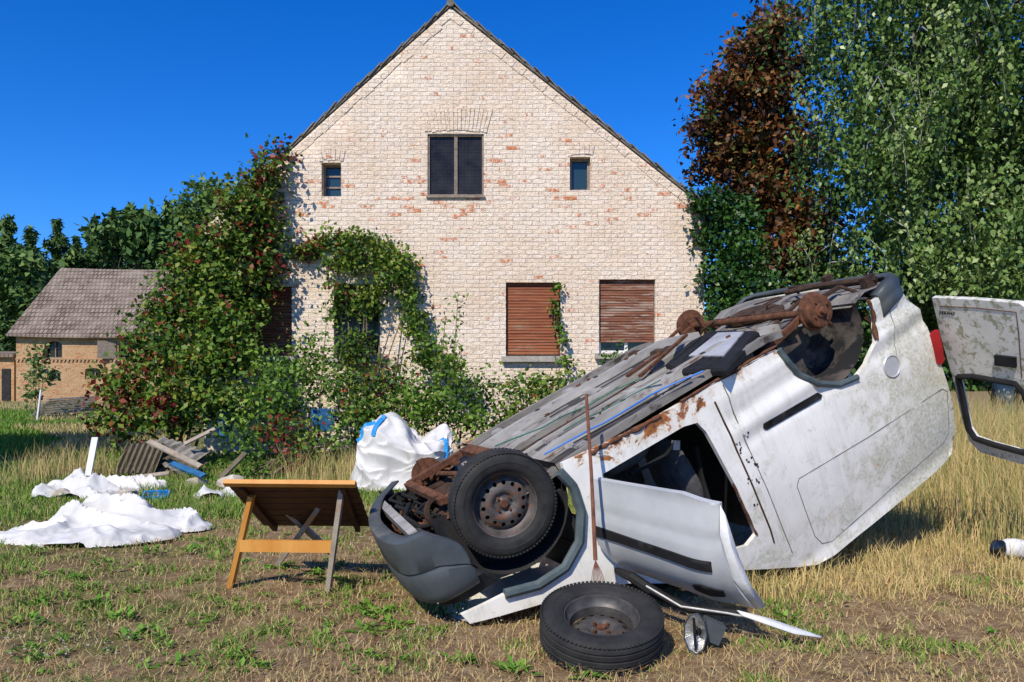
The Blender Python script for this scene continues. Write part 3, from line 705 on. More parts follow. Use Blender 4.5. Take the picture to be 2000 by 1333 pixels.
for k in range(26):
    c = Vector((U(.05, .5), U(-.5, .6), U(.25, .42)))
    if k % 2: mb.box(c, (U(.02, .08), U(.02, .10), U(.02, .06)), Matrix.Rotation(U(0, 3), 3, 'Z') @ Matrix.Rotation(U(-.6, .6), 3, 'X'))
    else: mb.tube([c, c+Vector((U(-.1, .1), U(-.2, .2), U(-.05, .03))), c+Vector((U(-.2, .1), U(-.3, .3), U(0, .1)))], U(.006, .014), 7)
o = ob('engine_fittings', mb, M['rust'], van, True); o['kind'] = 'stuff'
mb = MB()
for k in range(9):
    c = Vector((U(.1, .45), U(-.5, .5), U(.24, .32))); mb.tube([c, c+Vector((.05, .12, -.05)), c+Vector((-.04, .25, -.03)), c+Vector((-.1, .3, .08))], U(.008, .015), 7)
mb.tube([Yp(800, 985, -.1), Yp(790, 1010, -.2), Yp(820, 1030, -.35), Yp(870, 1020, -.4), Yp(880, 985, -.3)], .016)
o = ob('hoses', mb, M['black'], van, True); o['kind'] = 'stuff'
mb = MB(); cc = Yp(862, 1002, -.35)
mb.lathe([(.08, -.015), (.105, -.02), (.11, 0), (.105, .02), (.08, .015), (.08, -.015)], Matrix.Translation(cc) @ Matrix.Rotation(R(-60), 4, 'X') @ Matrix.Rotation(R(20), 4, 'Y'), 28); ob('pulley_ring', mb, M['rust2'], van, True)
def tyre_mb(T, r=.30, hw=.085, ri=.185):
    p = [(ri, -hw*.75), (ri+.010, -hw*.90), (ri+.03, -hw), (ri+.055, -hw*1.05), (r-.035, -hw*1.02), (r-.018, -hw*.92), (r-.007, -hw*.78), (r-.003, -hw*.66)]
    for g in (-.035, .0, .035): p += [(r, g-.008), (r-.007, g-.005), (r-.007, g+.002), (r, g+.005)]
    p += [(r-.003, hw*.66), (r-.007, hw*.78), (r-.018, hw*.92), (r-.035, hw*1.02), (ri+.055, hw*1.05), (ri+.053, hw*1.02), (ri+.03, hw), (ri+.010, hw*.90), (ri, hw*.75)]
    mb = MB(); mb.lathe(p, T, 72)
    n = 84
    for k in range(n):
        t = 2*math.pi*k/n
        for s in (-1, 1):
            c = T @ Vector(((r-.0115)*math.cos(t), (r-.0115)*math.sin(t), s*hw*.80)); rot = (T.to_3x3() @ Matrix.Rotation(t, 3, 'Z') @ Matrix.Rotation(s*.5, 3, 'Y'))
            mb.box(c, (.010, .014, .026), rot)
    return mb
def rim_mb(T, hw=.085, ri=.187, nh=14, dish=0.):
    mb = MB(); mb.lathe([(ri+.004, hw*.86), (ri+.008, hw*.80), (ri-.006, hw*.72), (ri-.012, hw*.3), (ri-.03, hw*.1), (ri-.035, -hw*.5), (ri, -hw*.8)], T, 56)
    def prof(r): return float(np.interp(r, [.0, .03, .034, .055, .062, .085, .10, .135, .150], [.030, .030, .018, .018, .032, .040, .034, .020, -.004]))
    circ = lambda cx, cy, r, n: [(cx+r*math.cos(2*math.pi*i/n), cy+r*math.sin(2*math.pi*i/n)) for i in range(n)]
    outer = circ(0, 0, ri-.031, 56)
    holes = [circ(.118*math.cos(2*math.pi*(k+.5)/nh), .118*math.sin(2*math.pi*(k+.5)/nh), .0125, 10) for k in range(nh)]
    V, Tt = tri2d(outer, holes, .014)
    fr = [T @ Vector((x, y, prof(math.hypot(x, y))+dish)) for x, y in V]; mb.add(fr, Tt); ax = T.to_3x3() @ Vector((0, 0, -.005)); mb.add([q+ax for q in fr], [t[::-1] for t in Tt])
    bolt = MB()
    for k in range(4):
        t = math.pi/2*k+.4; c = T @ Vector((.046*math.cos(t), .046*math.sin(t), .028+dish)); bolt.tube([c+ax*1.5, c-ax*2.4], .0085, 6)
    bolt.tube([T @ Vector((0, 0, .02+dish)), T @ Vector((0, 0, .042+dish))], [.026, .022], 16)
    return mb, bolt
def hubback(T, r=.15, z=-.055):
    mb = MB(); mb.lathe([(0, z), (r, z), (r, z-.01)], T, 32); return mb
T = Matrix.Translation((0, -.735, .30)) @ Matrix.Rotation(R(90), 4, 'X') @ Matrix.Rotation(.15, 4, 'Y')
wh = ob('wheel', tyre_mb(T), M['rubber'], van, True); r_, b_ = rim_mb(T)
ob('rim', r_, M['rim'], wh, True, smooth=.7); ob('wheel_bolts', b_, M['rust'], wh, True); ob('brake_disc', hubback(T), M['dark'], wh, True)
dn = Yp(1603, 607, -.78); df = dn+Vector((0, 1.5, 0))
mb = MB(); T = Matrix.Translation(dn) @ Matrix.Rotation(R(90), 4, 'X')
drum = [(0, .035), (.022, .035), (.028, .012), (.045, .010), (.05, .0), (.10, .0), (.112, -.006), (.118, -.02), (.118, -.05), (.132, -.055), (.132, -.07), (.04, -.075), (.035, -.12), (0, -.12)]
mb.lathe(drum, T, 40)
for k in range(4):
    t = math.pi/2*k+.3; mb.tube([T @ Vector((.07*math.cos(t), .07*math.sin(t), -.004)), T @ Vector((.07*math.cos(t), .07*math.sin(t), .012))], .009, 6)
ob('brake_drum', mb, M['rust'], van, True)
mb = MB(); mb.lathe(drum, Matrix.Translation(df) @ Matrix.Rotation(R(-90), 4, 'X'), 40); ob('brake_drum', mb, M['rust'], van, True)
mb = MB(); mb.tube([dn+Vector((.02, .1, 0)), df+Vector((.02, -.1, 0))], .026, 14)
for k, s in ((dn, 1), (df, -1)):
    mb.bar(k+Vector((0, .12*s, 0)), k+Vector((.50, .15*s, .10)), .03, .045); mb.tube([k+Vector((0, .14*s, .02)), k+Vector((-.12, .16*s, .06)), k+Vector((-.2, .17*s, .18))], .016)
    mb.box(k+Vector((.02, .12*s, 0)), (.08, .04, .10))
a = Yp(1330, 640, .55); b = Yp(1262, 705, .5); mb.bar(a, b, .03, .02); mb.bar(Yp(1360, 618, .4), Yp(1385, 655, .4), .03, .025)
a = Yp(1552, 640, -.55); b = Yp(1432, 700, -.5); mb.bar(a, b, .04, .02)
ob('rear_axle', mb, M['rust'], van, True)
mb = MB(); mb.tube([Yp(1535, 572, -.05), Yp(1600, 558, -.35), Yp(1712, 545, -.72)], .022); mb.tube([Yp(1540, 562, .1), Yp(1690, 549, -.6)], .012)
mb.box(Yp(1695, 550, -.68), (.10, .06, .08)); mb.box(Yp(1615, 545, -.35), (.07, .05, .05)); mb.bar(Yp(1575, 600, -.5), Yp(1640, 560, -.55), .04, .025); mb.bar(Yp(1490, 655, -.4), Yp(1560, 590, -.4), .035, .02); mb.tube([Yp(1640, 560, -.6), Yp(1700, 580, -.7)], .013)
mb.bar(Yp(1660, 600, -.62), Yp(1716, 640, -.66), .035, .03)
ob('rear_crossmember', mb, M['rust2'], van, True)
mb = MB()
for k in range(10):
    c = Vector((U(-3.1, -2.35), U(-.5, .5), .34+U(-.04, .02)))
    mb.tube([c, c+Vector((U(-.1, .1), U(-.2, .2), U(-.04, .0))), c+Vector((U(-.2, .2), U(-.3, .3), 0))], U(.006, .012), 7)
mb.blob((-2.85, .2, .38), (.18, .3, .05), 4, .1); o = ob('exhaust_and_brackets', mb, M['rust2'], van, True); o['kind'] = 'stuff'
bp = [(1298, 712), (1345, 668), (1388, 645), (1480, 645), (1455, 678), (1415, 720), (1330, 724)]
mb = MB(); q = [B(*p, .248) for p in bp]; q0 = sum(q, Vector())/7
mb.add([p.lerp(q0, .05) for p in q]+[p+Vector((0, 0, .018)) for p in q]+[p+Vector((0, 0, .05)) for p in q], [tuple(range(7))]+[(i+o_, (i+1) % 7+o_, 7+(i+1) % 7+o_, 7+i+o_) for i in range(7) for o_ in (0, 7)])
for k in range(6): mb.tube([B(1318+k*17, 702, .246), B(1370+k*15, 660, .246)], .005, 6)
ob('fuel_tank', mb, M['black'], van, True, smooth=.4)
mb = MB(); q = [B(*p, .236) for p in [(1345, 695), (1402, 650), (1452, 648), (1412, 695)]]; mb.add(q+[p+Vector((0, 0, .010)) for p in q], [(0, 1, 2, 3)]+[(i, (i+1) % 4, 4+(i+1) % 4, 4+i) for i in range(4)]); ob('heat_shield', mb, M['silver'], van, True)
def bline(name, pts, r, mat, z=.225):
    mb = MB(); mb.tube([B(p[0]+U(-2, 2), p[1]+U(-2, 2), z+U(-.006, .006)) for p in pts], r, 7); return ob(name, mb, M[mat], van, True)
bline('brake_pipe', [(1062, 888), (1090, 874), (1120, 858), (1150, 842), (1180, 826), (1210, 809), (1240, 790), (1270, 773), (1300, 757), (1340, 740), (1372, 726)], .006, 'bluehose')
bline('brake_pipe', [(1120, 866), (1200, 822), (1290, 770), (1350, 738)], .005, 'black')
bline('brake_pipe', [(968, 872), (1010, 853), (1060, 835), (1100, 813), (1150, 790), (1200, 764), (1250, 738)], .005, 'greenhose')
bline('brake_pipe', [(1100, 840), (1140, 820), (1180, 800), (1235, 770), (1290, 742)], .004, 'greenhose')
for a, b, w_ in ((B(1225, 735, .23), B(1290, 690, .23), .03), (B(1250, 735, .23), B(1340, 655, .23), .03)):
    mb = MB(); mb.bar(a, b, w_, .02); ob('underbody_bracket', mb, M['rust'], van, True)
rb = [(-3.04, -.828), (-3.18, -.832), (-3.30, -.80), (-3.37, -.70), (-3.40, -.35), (-3.41, 0), (-3.40, .35), (-3.37, .70), (-3.30, .80), (-3.15, .83)]
mb = MB(); pr = [(-.06, .40), (.0, .40), (.010, .42), (.012, .46), (.004, .48), (.012, .50), (.008, .55), (-.01, .58), (-.06, .58)]
for i, (x, y) in enumerate(rb):
    a = Vector(rb[max(i-1, 0)]); b = Vector(rb[min(i+1, len(rb)-1)]); t = (b-a).normalized(); n = Vector((-t.y, t.x))
    if n.dot(Vector((x+2.8, y))) < 0: n = -n
    for (o, z) in pr: mb.v.append((x+n.x*o, y+n.y*o, z-(.04 if 0 < i < 9 else 0)))
for i in range(len(rb)-1):
    for k in range(len(pr)-1): mb.f.append((i*len(pr)+k, i*len(pr)+k+1, (i+1)*len(pr)+k+1, (i+1)*len(pr)+k))
o = ob('rear_bumper', mb, M['bumper'], van, True, smooth=.9); md = o.modifiers.new('thick', 'SOLIDIFY'); md.thickness = .02
for ys_ in (-.36, .36):
    mb = MB(); mb.blob((-.95, ys_, .55), (.27, .24, .10), 2, .06); mb.blob((-1.28, ys_, .92), (.10, .23, .36), 5, .06); mb.blob((-1.38, ys_, 1.34), (.06, .13, .10), 6, .04)
    ob('seat', mb, M['fabric'], van, True)
mb = MB(); mb.lathe([(.175, -.012), (.19, 0), (.175, .012), (.16, 0), (.175, -.012)], Matrix.Translation((-.6, .36, .98)) @ Matrix.Rotation(R(65), 4, 'Y'), 30); mb.bar((-.6, .2, .98), (-.6, .52, .98), .03, .04); mb.tube([(-.6, .36, .98), (-.35, .36, .8)], .03); ob('steering_wheel', mb, M['black'], van, True)
mb = MB(); mb.box((-.42, 0, .88), (.22, 1.35, .22)); ob('dashboard', mb, M['black'], van, True)
mb = MB(); mb.tube([Yp(1318, 862, -.6), Yp(1300, 890, -.58), Yp(1255, 915, -.6), Yp(1230, 925, -.62)], .014, 6); ob('seat_belt', mb, M['black'], van, True)
mb = MB(); mb.tube([Yp(1360, 870, -.6), Yp(1370, 930, -.58), Yp(1385, 980, -.6)], .018, 6); ob('seat_belt', mb, M['black'], van, True)
mb = MB(); mb.box(Yp(1320, 870, -.64), (.05, .02, .06), Matrix.Rotation(.5, 3, 'Y')); ob('belt_tongue', mb, M['silver'], van, True)
class Plane:
    def __init__(s, a, b, c):
        s.o = a; s.A = (b-a).normalized(); cc = c-a; s.Bv = (cc-s.A*cc.dot(s.A)).normalized(); s.n = s.A.cross(s.Bv)
        if s.n.y > 0: s.n = -s.n
    def t(s, px, py):
        d = Vector(((px-1000)/F, 1, -(py-HY)/F)); c0 = Vector((0, 0, H)); k = (s.o-c0).dot(s.n)/d.dot(s.n); p = c0+d*k-s.o
        return (p.dot(s.A), p.dot(s.Bv))
    def w(s, a, b, off=0.): return s.o+s.A*a+s.Bv*b+s.n*off
def wl(p): return MI @ (p-O)
dp = Plane(P(1160, 935, 4.36), P(1400, 992, 3.80), P(1212, 1118, 4.46))
a1 = dp.t(1400, 992)[0]
def dfn(a, b, off=0.):
    bow = .085*math.sin(math.pi*cl(b/.60))**1.2-.10*cl((b-.40)/.3)**2
    bow += -.010*math.exp(-((b-.17)/.02)**2)+.006*noise.noise(Vector((a*4, b*4, 2)))
    return wl(dp.w(a, b, off+bow-.03*cl((a-a1+.14)/.14)**2))
dq = [dp.t(*q) for q in [(1160, 936), (1240, 950), (1330, 965), (1398, 990), (1408, 1040), (1440, 1122), (1466, 1198), (1400, 1186), (1330, 1158), (1262, 1128), (1212, 1116), (1185, 1050)]]
door = panel('front_door', dq, [], .025, lambda a, b: dfn(a, b), tuple(MI @ (-dp.n*.03)), M['doorshade'], van, True)
dq2 = [dp.t(*q) for q in [(1178, 1014), (1290, 1050), (1402, 1086), (1404, 1106), (1290, 1066), (1180, 1032)]]
panel('rub_strip', dq2, [], .03, lambda a, b: dfn(a, b, .010), tuple(MI @ (-dp.n*.01)), M['black'], door, True)
dq3 = [dp.t(*q) for q in [(1364, 1132), (1380, 1131), (1416, 1150), (1416, 1166), (1392, 1162), (1366, 1146)]]
panel('door_handle', dq3, [], .02, lambda a, b: dfn(a, b, .014), tuple(MI @ (-dp.n*.012)), M['black'], door, True)
fl = [(1400, 990), (1410, 1040), (1442, 1122), (1467, 1198)]; fr = [(1412, 1030), (1440, 1085), (1462, 1145), (1474, 1205)]
vs = []
for i in range(4):
    a, b = dp.t(*fl[i]); p = dfn(a, b, .002); a2, b2 = dp.t(*fr[i]); q = dfn(a2, b2, -.05); vs += [p, (p+q)/2+Vector((0, -.012, 0)), q]
fs = []
for i in range(3): fs += [(3*i, 3*i+1, 3*i+4, 3*i+3), (3*i+1, 3*i+2, 3*i+5, 3*i+4)]
mb = MB(); mb.add(vs, fs); o = ob('door_flange', mb, M['whiteframe'], door, True); md = o.modifiers.new('t', 'SOLIDIFY'); md.thickness = .006
def wtube(name, pts, r, mat, parent):
    mb = MB(); mb.tube([wl(P(*p)) for p in pts], r, 8); return ob(name, mb, M[mat], parent, True)
wtube('window_frame', [(1205, 1115, 4.45), (1235, 1128, 4.3), (1290, 1165, 4.2), (1350, 1190, 4.1), (1440, 1198, 4.0)], [.02, .03, .03, .022, .018], 'black', door)
wtube('window_frame', [(1262, 1145, 4.15), (1330, 1185, 4.05), (1420, 1198, 3.98), (1500, 1214, 3.95)], .006, 'silver', door)
e1 = [(1440, 1192, 3.92), (1500, 1207, 3.93), (1550, 1224, 3.94), (1606, 1243, 3.95)]; e2 = [(1452, 1203, 3.90), (1505, 1222, 3.90), (1552, 1238, 3.91), (1603, 1245, 3.92)]
vs = []
for p, q in zip(e1, e2): vs += [wl(P(*p)), wl(P(*q))]
mb = MB(); mb.add(vs, [(2*i, 2*i+1, 2*i+3, 2*i+2) for i in range(3)]); o = ob('bent_trim', mb, M['whiteframe'], door, True); md = o.modifiers.new('t', 'SOLIDIFY'); md.thickness = .008
rp_ = Plane(P(1822, 582, 5.55), P(1995, 594, 4.95), P(1905, 872, 5.85))
RO = [rp_.t(*q) for q in [(1820, 582), (1905, 586), (1990, 593), (2000, 600), (2004, 660), (2030, 760), (2075, 905), (2060, 918), (1990, 906), (1915, 884), (1893, 862), (1880, 822), (1860, 735), (1838, 660)]]
RH = [rp_.t(*q) for q in [(1872, 736), (1900, 735), (1985, 750), (2002, 770), (2040, 880), (2030, 892), (1940, 868), (1905, 856), (1893, 838)]]
rfn = lambda a, b, off=0.: wl(rp_.w(a, b, off))
rd = panel('rear_door', RO, [RH], .05, lambda a, b: rfn(a, b), tuple(MI @ (-rp_.n*.04)), M['doorpaint'], van, True)
loop = [(1872, 736), (1900, 735), (1985, 750), (2002, 770), (2040, 880), (2030, 892), (1940, 868), (1905, 856), (1893, 838), (1872, 736), (1900, 735)]
mb = MB(); mb.tube([rfn(*rp_.t(*q), .004) for q in loop], .022, 8, False); ob('window_frame', mb, M['black'], rd, True)
lq = [rp_.t(*q) for q in [(1945, 692), (1986, 697), (1987, 717), (1946, 712)]]
panel('door_handle', lq, [], .03, lambda a, b: rfn(a, b, .02), tuple(MI @ (-rp_.n*.018)), M['black'], rd, True)
mb = MB(); mb.tube([rfn(*rp_.t(*q), .002) for q in [(1836, 598), (1910, 602), (1985, 610), (1990, 650), (1996, 738)]], .003, 6); ob('panel_seam', mb, M['rust'], rd, True)
cu = bpy.data.curves.new('lettering', 'FONT'); cu.body = 'TEKNO'; cu.size = .038; cu.extrude = .002; cu.shear = .3
to = bpy.data.objects.new('t', cu); C.objects.link(to); bpy.context.view_layer.update()
tm = bpy.data.meshes.new_from_object(to); bpy.data.objects.remove(to); tm.materials.append(M['black'])
p0 = rp_.t(1834, 613); dirA = rp_.A; upv = dirA.cross(rp_.n); upv = upv if upv.z > 0 else -upv
Tm = Matrix((dirA, upv, rp_.n)).transposed().to_4x4(); Tm.translation = rp_.w(p0[0], p0[1], .004)
tm.transform(VM.inverted() @ Tm)
o = bpy.data.objects.new('lettering', tm); finish(o, rd, True)
mb = MB(); mb.box((-3.33, .35, 1.0), (.04, .75, 1.2)); ob('rear_door', mb, M['paint'], van, True)

# ------------------------------------------------------------ loose wheel, headlamp, rake
tl = R(15); HW = .078; contact = G(1172, 1320)
ctr = Vector((.0, 0, .305*math.sin(tl)+HW*math.cos(tl)-.012))
ctr.x = (1174-1000)/F*3.8; ctr.y = contact.y+.305*math.cos(tl)-HW*math.sin(tl)
lw = thing('loose_wheel', 'loose black tyre on a dark steel rim lying flat in the foreground', 'wheel', (ctr.x, ctr.y, 0))
T = Matrix.Translation(ctr) @ Matrix.Rotation(tl, 4, 'X')
ob('tyre', tyre_mb(T, .305, HW, .185), M['rubber'], lw); T2 = T @ Matrix.Rotation(.3, 4, 'Z'); r_, b_ = rim_mb(T2, HW, .187, 14, -.045)
ob('rim', r_, M['rimdark'], lw, smooth=.7); ob('wheel_bolts', b_, M['rust'], lw)
hl = thing('headlamp', 'broken headlamp with dull chrome reflector lying on the ground right of the loose wheel', 'headlamp', tuple(G(1368, 1275)))
c = P(1358, 1238, 3.80); ax = Vector((-.55, -.78, .05)).normalized(); T = Matrix.Translation(c) @ ax.to_track_quat('Z', 'Y').to_matrix().to_4x4() @ Matrix.Diagonal((.62, 1.05, 1, 1))
mb = MB(); mb.lathe([(.0, -.13), (.03, -.13), (.035, -.09), (.07, -.06), (.098, -.01), (.10, .008), (.094, .008), (.09, -.01)], T, 9); mb.box(c-ax*.08+Vector((.05, 0, 0)), (.10, .08, .10), Matrix.Rotation(.4, 3, 'Y')); mb.tube([c-ax*.1, c-ax*.15+Vector((.05, 0, -.03))], .025); ob('housing', mb, M['bumper'], hl, smooth=.4)
mb = MB(); mb.lathe([(.0, -.075), (.02, -.07), (.05, -.045), (.075, -.02), (.091, .0)], T, 9); ob('reflector', mb, M['chrome'], hl, smooth=.3)
mb = MB(); mb.lathe([(0, -.03), (.014, -.03), (.018, -.055)], T, 12); mb.bar(c+Vector((0, -.01, -.08)), c+Vector((-.01, -.012, .08)), .012, .01); ob('bulb', mb, M['black'], hl)
rk = thing('leaf_rake', 'rusty leaf rake leaning upright against the van behind the loose wheel', 'rake', tuple(G(1166, 1180)))
top = P(1145, 770, 4.28); bot = P(1163, 1095, 4.08)
mb = MB(); mb.tube([top, (top+bot)/2+Vector((.004, 0, 0)), bot], [.009, .010, .012], 10); ob('handle', mb, M['rod'], rk)
mb = MB(); e = P(1168, 1140, 4.06)
for k in range(9):
    t = (k-4)/4; end = e+Vector((t*.034, 0, .010*t*t)); mb.tube([bot, bot.lerp(end, .5)+Vector((t*.006, -.01, 0)), end, end+Vector((0, -.01, -.02))], .0018, 5)
ob('rake_tines', mb, M['rod'], rk)
mi = thing('wing_mirror', 'broken white wing mirror lying in the dry grass at the right edge', 'mirror', tuple(G(1975, 1096)))
c = P(1972, 1070, 5.75); mb = MB(); mb.blob(c+Vector((.03, 0, 0)), (.15, .06, .07), 4, .1); ob('housing', mb, M['whiteframe'], mi)
mb = MB(); mb.blob(c+Vector((-.11, -.04, .0)), (.06, .03, .07), 2, .1); ob('mirror_glass', mb, M['glass'], mi)

# ------------------------------------------------------------ wooden table
tb = thing('wooden_table', 'collapsed orange wooden slat table tipped back on the dry lawn', 'table', tuple(G(555, 1140)))
A0 = P(445, 944, 4.75); A1 = P(694, 944, 4.72); D1 = P(722, 1026, 5.30)
D0 = A0+(D1-A1)+Vector((.05, .02, 0)); nup = (A1-A0).cross(D1-A1).normalized()
mb = MB(); n = 7
for i in range(n):
    t0 = i/n+.008; t1 = (i+1)/n-.008; p0 = A0.lerp(D0, (t0+t1)/2); p1 = A1.lerp(D1, (t0+t1)/2); wd = (D1-A1).length*(t1-t0)
    mb.bar(p0, p1, wd, .022, nup)
ob('table_top', mb, M['woodshade'], tb)
mb = MB(); mb.bar(A0+Vector((-.01, -.03, .005)), A1+Vector((.01, -.03, -.002)), .05, .028, nup); ob('front_board', mb, M['woodorange'], tb)
for (a, b, m_) in (((492, 968, 4.85), (450, 1148, 5.0), 'woodorange'), ((668, 955, 4.80), (640, 1158, 4.93), 'woodgrey')):
    mb = MB(); mb.bar(P(*a), P(*b), .03, .06, (0, 1, 0)); ob('leg', mb, M[m_], tb)
mb = MB(); mb.bar(P(470, 1066, 4.90), P(650, 1068, 4.86), .028, .075, (0, 0, 1)); ob('crossbar', mb, M['woodorange'], tb)
for (a, b) in (((625, 990, 5.05), (545, 1100, 5.5)), ((545, 985, 5.1), (650, 1082, 5.65))):
    mb = MB(); mb.bar(P(*a), P(*b), .03, .05, (0, 1, 0)); ob('rear_leg', mb, M['woodgrey'], tb)
mb = MB(); mb.bar(A0+Vector((.08, .02, -.03)), D0+Vector((.08, 0, -.03)), .03, .04); ob('batten', mb, M['woodshade'], tb)
mb = MB(); mb.bar(A1+Vector((-.08, .02, -.03)), D1+Vector((-.08, 0, -.03)), .03, .04); ob('batten', mb, M['woodshade'], tb)

# ------------------------------------------------------------ cloth heaps, bag, junk
def heap(name, blobs, mat, label, cat, seed=0, res=.016, fold=.3, group=None, am=1.):
    x0 = min(b[0]-b[2] for b in blobs); x1 = max(b[0]+b[2] for b in blobs); y0 = min(b[1]-b[3] for b in blobs); y1 = max(b[1]+b[3] for b in blobs)
    nx = int((x1-x0)/res)+1; ny = int((y1-y0)/res)+1; mb = MB(); Z = []
    for j in range(ny):
        for i in range(nx):
            x = x0+i*res; y = y0+j*res; z = 0
            wx = x+.20*noise.noise(Vector((x*2.0, y*2.0, seed))); wy = y+.18*noise.noise(Vector((x*2.0, y*2.0, seed+5)))
            for (cx, cy, rx, ry, h) in blobs:
                q = ((wx-cx)/rx)**2+((wy-cy)/ry)**2
                if q < 1: z = max(z, h*(1-q)**.9)
            ph = wx*1.5+wy*.6
            r1 = max(0., 1-abs(noise.noise(Vector((ph*1.4, wy*3.6, seed+1)))*2.6))**2; r2 = max(0., 1-abs(noise.noise(Vector((wx*2.6-wy*3, wy*5.2, seed+2)))*2.6))**3; r3 = max(0., 1-abs(noise.noise(Vector((wx*5+wy*7, wy*6-wx*3, seed+3)))*2.6))**3
            zz = z*(1-fold+fold*1.3*r1)+(am*(.030*r1+.022*r2+.012*r3)+.006 if z > .010 else 0); Z.append(z); mb.v.append((x, y, zz-.006))
    for j in range(ny-1):
        for i in range(nx-1):
            q = (j*nx+i, j*nx+i+1, (j+1)*nx+i+1, (j+1)*nx+i)
            if max(Z[k] for k in q) > .008: mb.f.append(q)
    o = ob(name, mb, mat, smooth=1.5); tag(o, label, cat, group); return o
heap('white_tarpaulin', [(-3.66, 6.95, .62, .48, .27), (-3.6, 6.6, .70, .40, .10), (-3.05, 6.98, .44, .26, .15), (-4.0, 6.65, .45, .30, .09)], M['cloth'], 'crumpled white tarpaulin lying on the grass at the left', 'tarpaulin', 3, fold=.35)
heap('plastic_sheet', [(-5.0, 9.1, .42, .42, .20), (-4.65, 9.3, .5, .35, .14), (-5.3, 9.0, .3, .3, .12)], M['cloth'], 'crumpled white plastic sheet on the rubbish pile beside the planks', 'sheet', 9, fold=.6, am=1.4)
heap('cloth_rag', [(-3.45, 8.9, .24, .2, .10), (-3.2, 9.1, .2, .18, .08)], M['cloth'], 'small pale rag lying behind the wooden table', 'rag', 12, fold=.5)
bc = P(792, 900, 9.75); bag = thing('big_bag', 'slack white woven bulk bag with blue lifting straps by the bushes', 'bag', (bc.x, 9.7, 0))
mb = MB(); n1, n2 = 90, 170
def bagp(i, k, off=0., N1=90, N2=170):
    v = i/N1; t = 2*math.pi*k/N2
    e = .65; cx = math.copysign(abs(math.cos(t))**e, math.cos(t)); sy = math.copysign(abs(math.sin(t))**e, math.sin(t))
    rad = (1.04-.10*v) if v < .66 else (1.04-.066)*math.sqrt(max(0, 1-((v-.66)/.34)**2))
    x = cx*.60*rad; y = sy*.5*rad; z = .70*min(1, v/.86)
    n_a = noise.noise(Vector((x*2.4, y*2.4, z*2.4+7)))*.14
    r1 = (max(0., 1-abs(noise.noise(Vector((x*2.5+z*2, y*2.5, z*2.5))))*2.6)**2-.3)*.09; r2 = (max(0., 1-abs(noise.noise(Vector((x*5-z*4, y*5+x*2, z*4))))*2.6)**3-.2)*.05
    z += -.08*cx*(v > .3)*cl((v-.3)/.3)+.24*noise.noise(Vector((x*2.2, y*2.2, 2)))*v+.05*noise.noise(Vector((x*5, y*5, 5)))*v
    s = 1+n_a+r1+r2+off; return Vector((bc.x+x*s+z*.10-.06, 9.75+y*s, max(.0, z*(1+n_a*.5))+off*.6+(r1+r2)*.6))
for i in range(n1+1):
    for k in range(n2): mb.v.append(bagp(i, k))
for i in range(n1):
    for k in range(n2): mb.f.append((i*n2+k, i*n2+(k+1) % n2, (i+1)*n2+(k+1) % n2, (i+1)*n2+k))
ob('sack', mb, M['cloth'], bag, smooth=1.5)
for k in (102, 157, 118):
    mb = MB()
    q = [bagp(i, k, .02) for i in (range(54, 84, 2) if k != 118 else range(62, 84, 2))]
    for a, b in zip(q[:-1], q[1:]): mb.bar(a, b, .05, .012, (0, -1, .3))
    ob('strap', mb, M['strap'], bag)
def corr(name, p0, du, dv, wu, wv, waves, amp, mat, label, group=None, thick=.008, layers=1, cat='sheet'):
    du = Vector(du).normalized(); dv = Vector(dv).normalized(); n = du.cross(dv).normalized(); mb = MB()
    o = len(mb.v); N_ = waves*6; off = du*U(-.06, .06)+dv*U(-.08, .08)
    for s in range(2):
        for i in range(N_+1):
            for j in range(4): mb.v.append(tuple(Vector(p0)+off+du*(wu*i/N_)+dv*(wv*j/3)+n*(amp*math.sin(i/6*2*math.pi)+s*thick)))
    B_ = 4*(N_+1)
    for i in range(N_):
        for j in range(3):
            q = (o+i*4+j, o+i*4+j+1, o+(i+1)*4+j+1, o+(i+1)*4+j); mb.f.append(q); mb.f.append(tuple(x+B_ for x in q[::-1]))
        for j in (0, 3): mb.f.append((o+i*4+j, o+(i+1)*4+j, o+(i+1)*4+j+B_, o+i*4+j+B_))
    ob_ = ob(name, mb, mat, smooth=.9); tag(ob_, label, cat, group); return ob_
corr('corrugated_sheet', P(218, 928, 10.6), (1, .1, .0), (.15, .5, .9), .54, .46, 7, .022, M['corrbrown'], 'brown corrugated sheet leaning upright at the left of the rubbish pile')
for k in range(4):
    corr('corrugated_sheet', P(280+k*7, 902-k*11, 10.9), (.72, -.35+.1*k, -.36+.05*k), (.55-.1*k, .75, .3), .74, .30, 6, .016, M['corr' if k % 2 else 'corrbrown'], ['brownish corrugated sheet lowest in the slanting stack on the rubbish pile', 'grey corrugated sheet second from the bottom of the slanting stack', 'brownish corrugated sheet third from the bottom of the slanting stack', 'grey corrugated sheet topmost in the slanting stack on the rubbish pile'][k])
mb = MB()
for k in range(7):
    a = P(60+k*2, 812-k*5, 26); b = P(184-k*3, 800-k*4, 27); mb.bar(a+Vector((0, k*.1, 0)), b+Vector((0, k*.1, 0)), .5, .05)
tag(ob('sheet_stack', mb, M['corr'], smooth=None), 'low stack of grey roofing sheets on the far lawn before the barn', 'sheets')
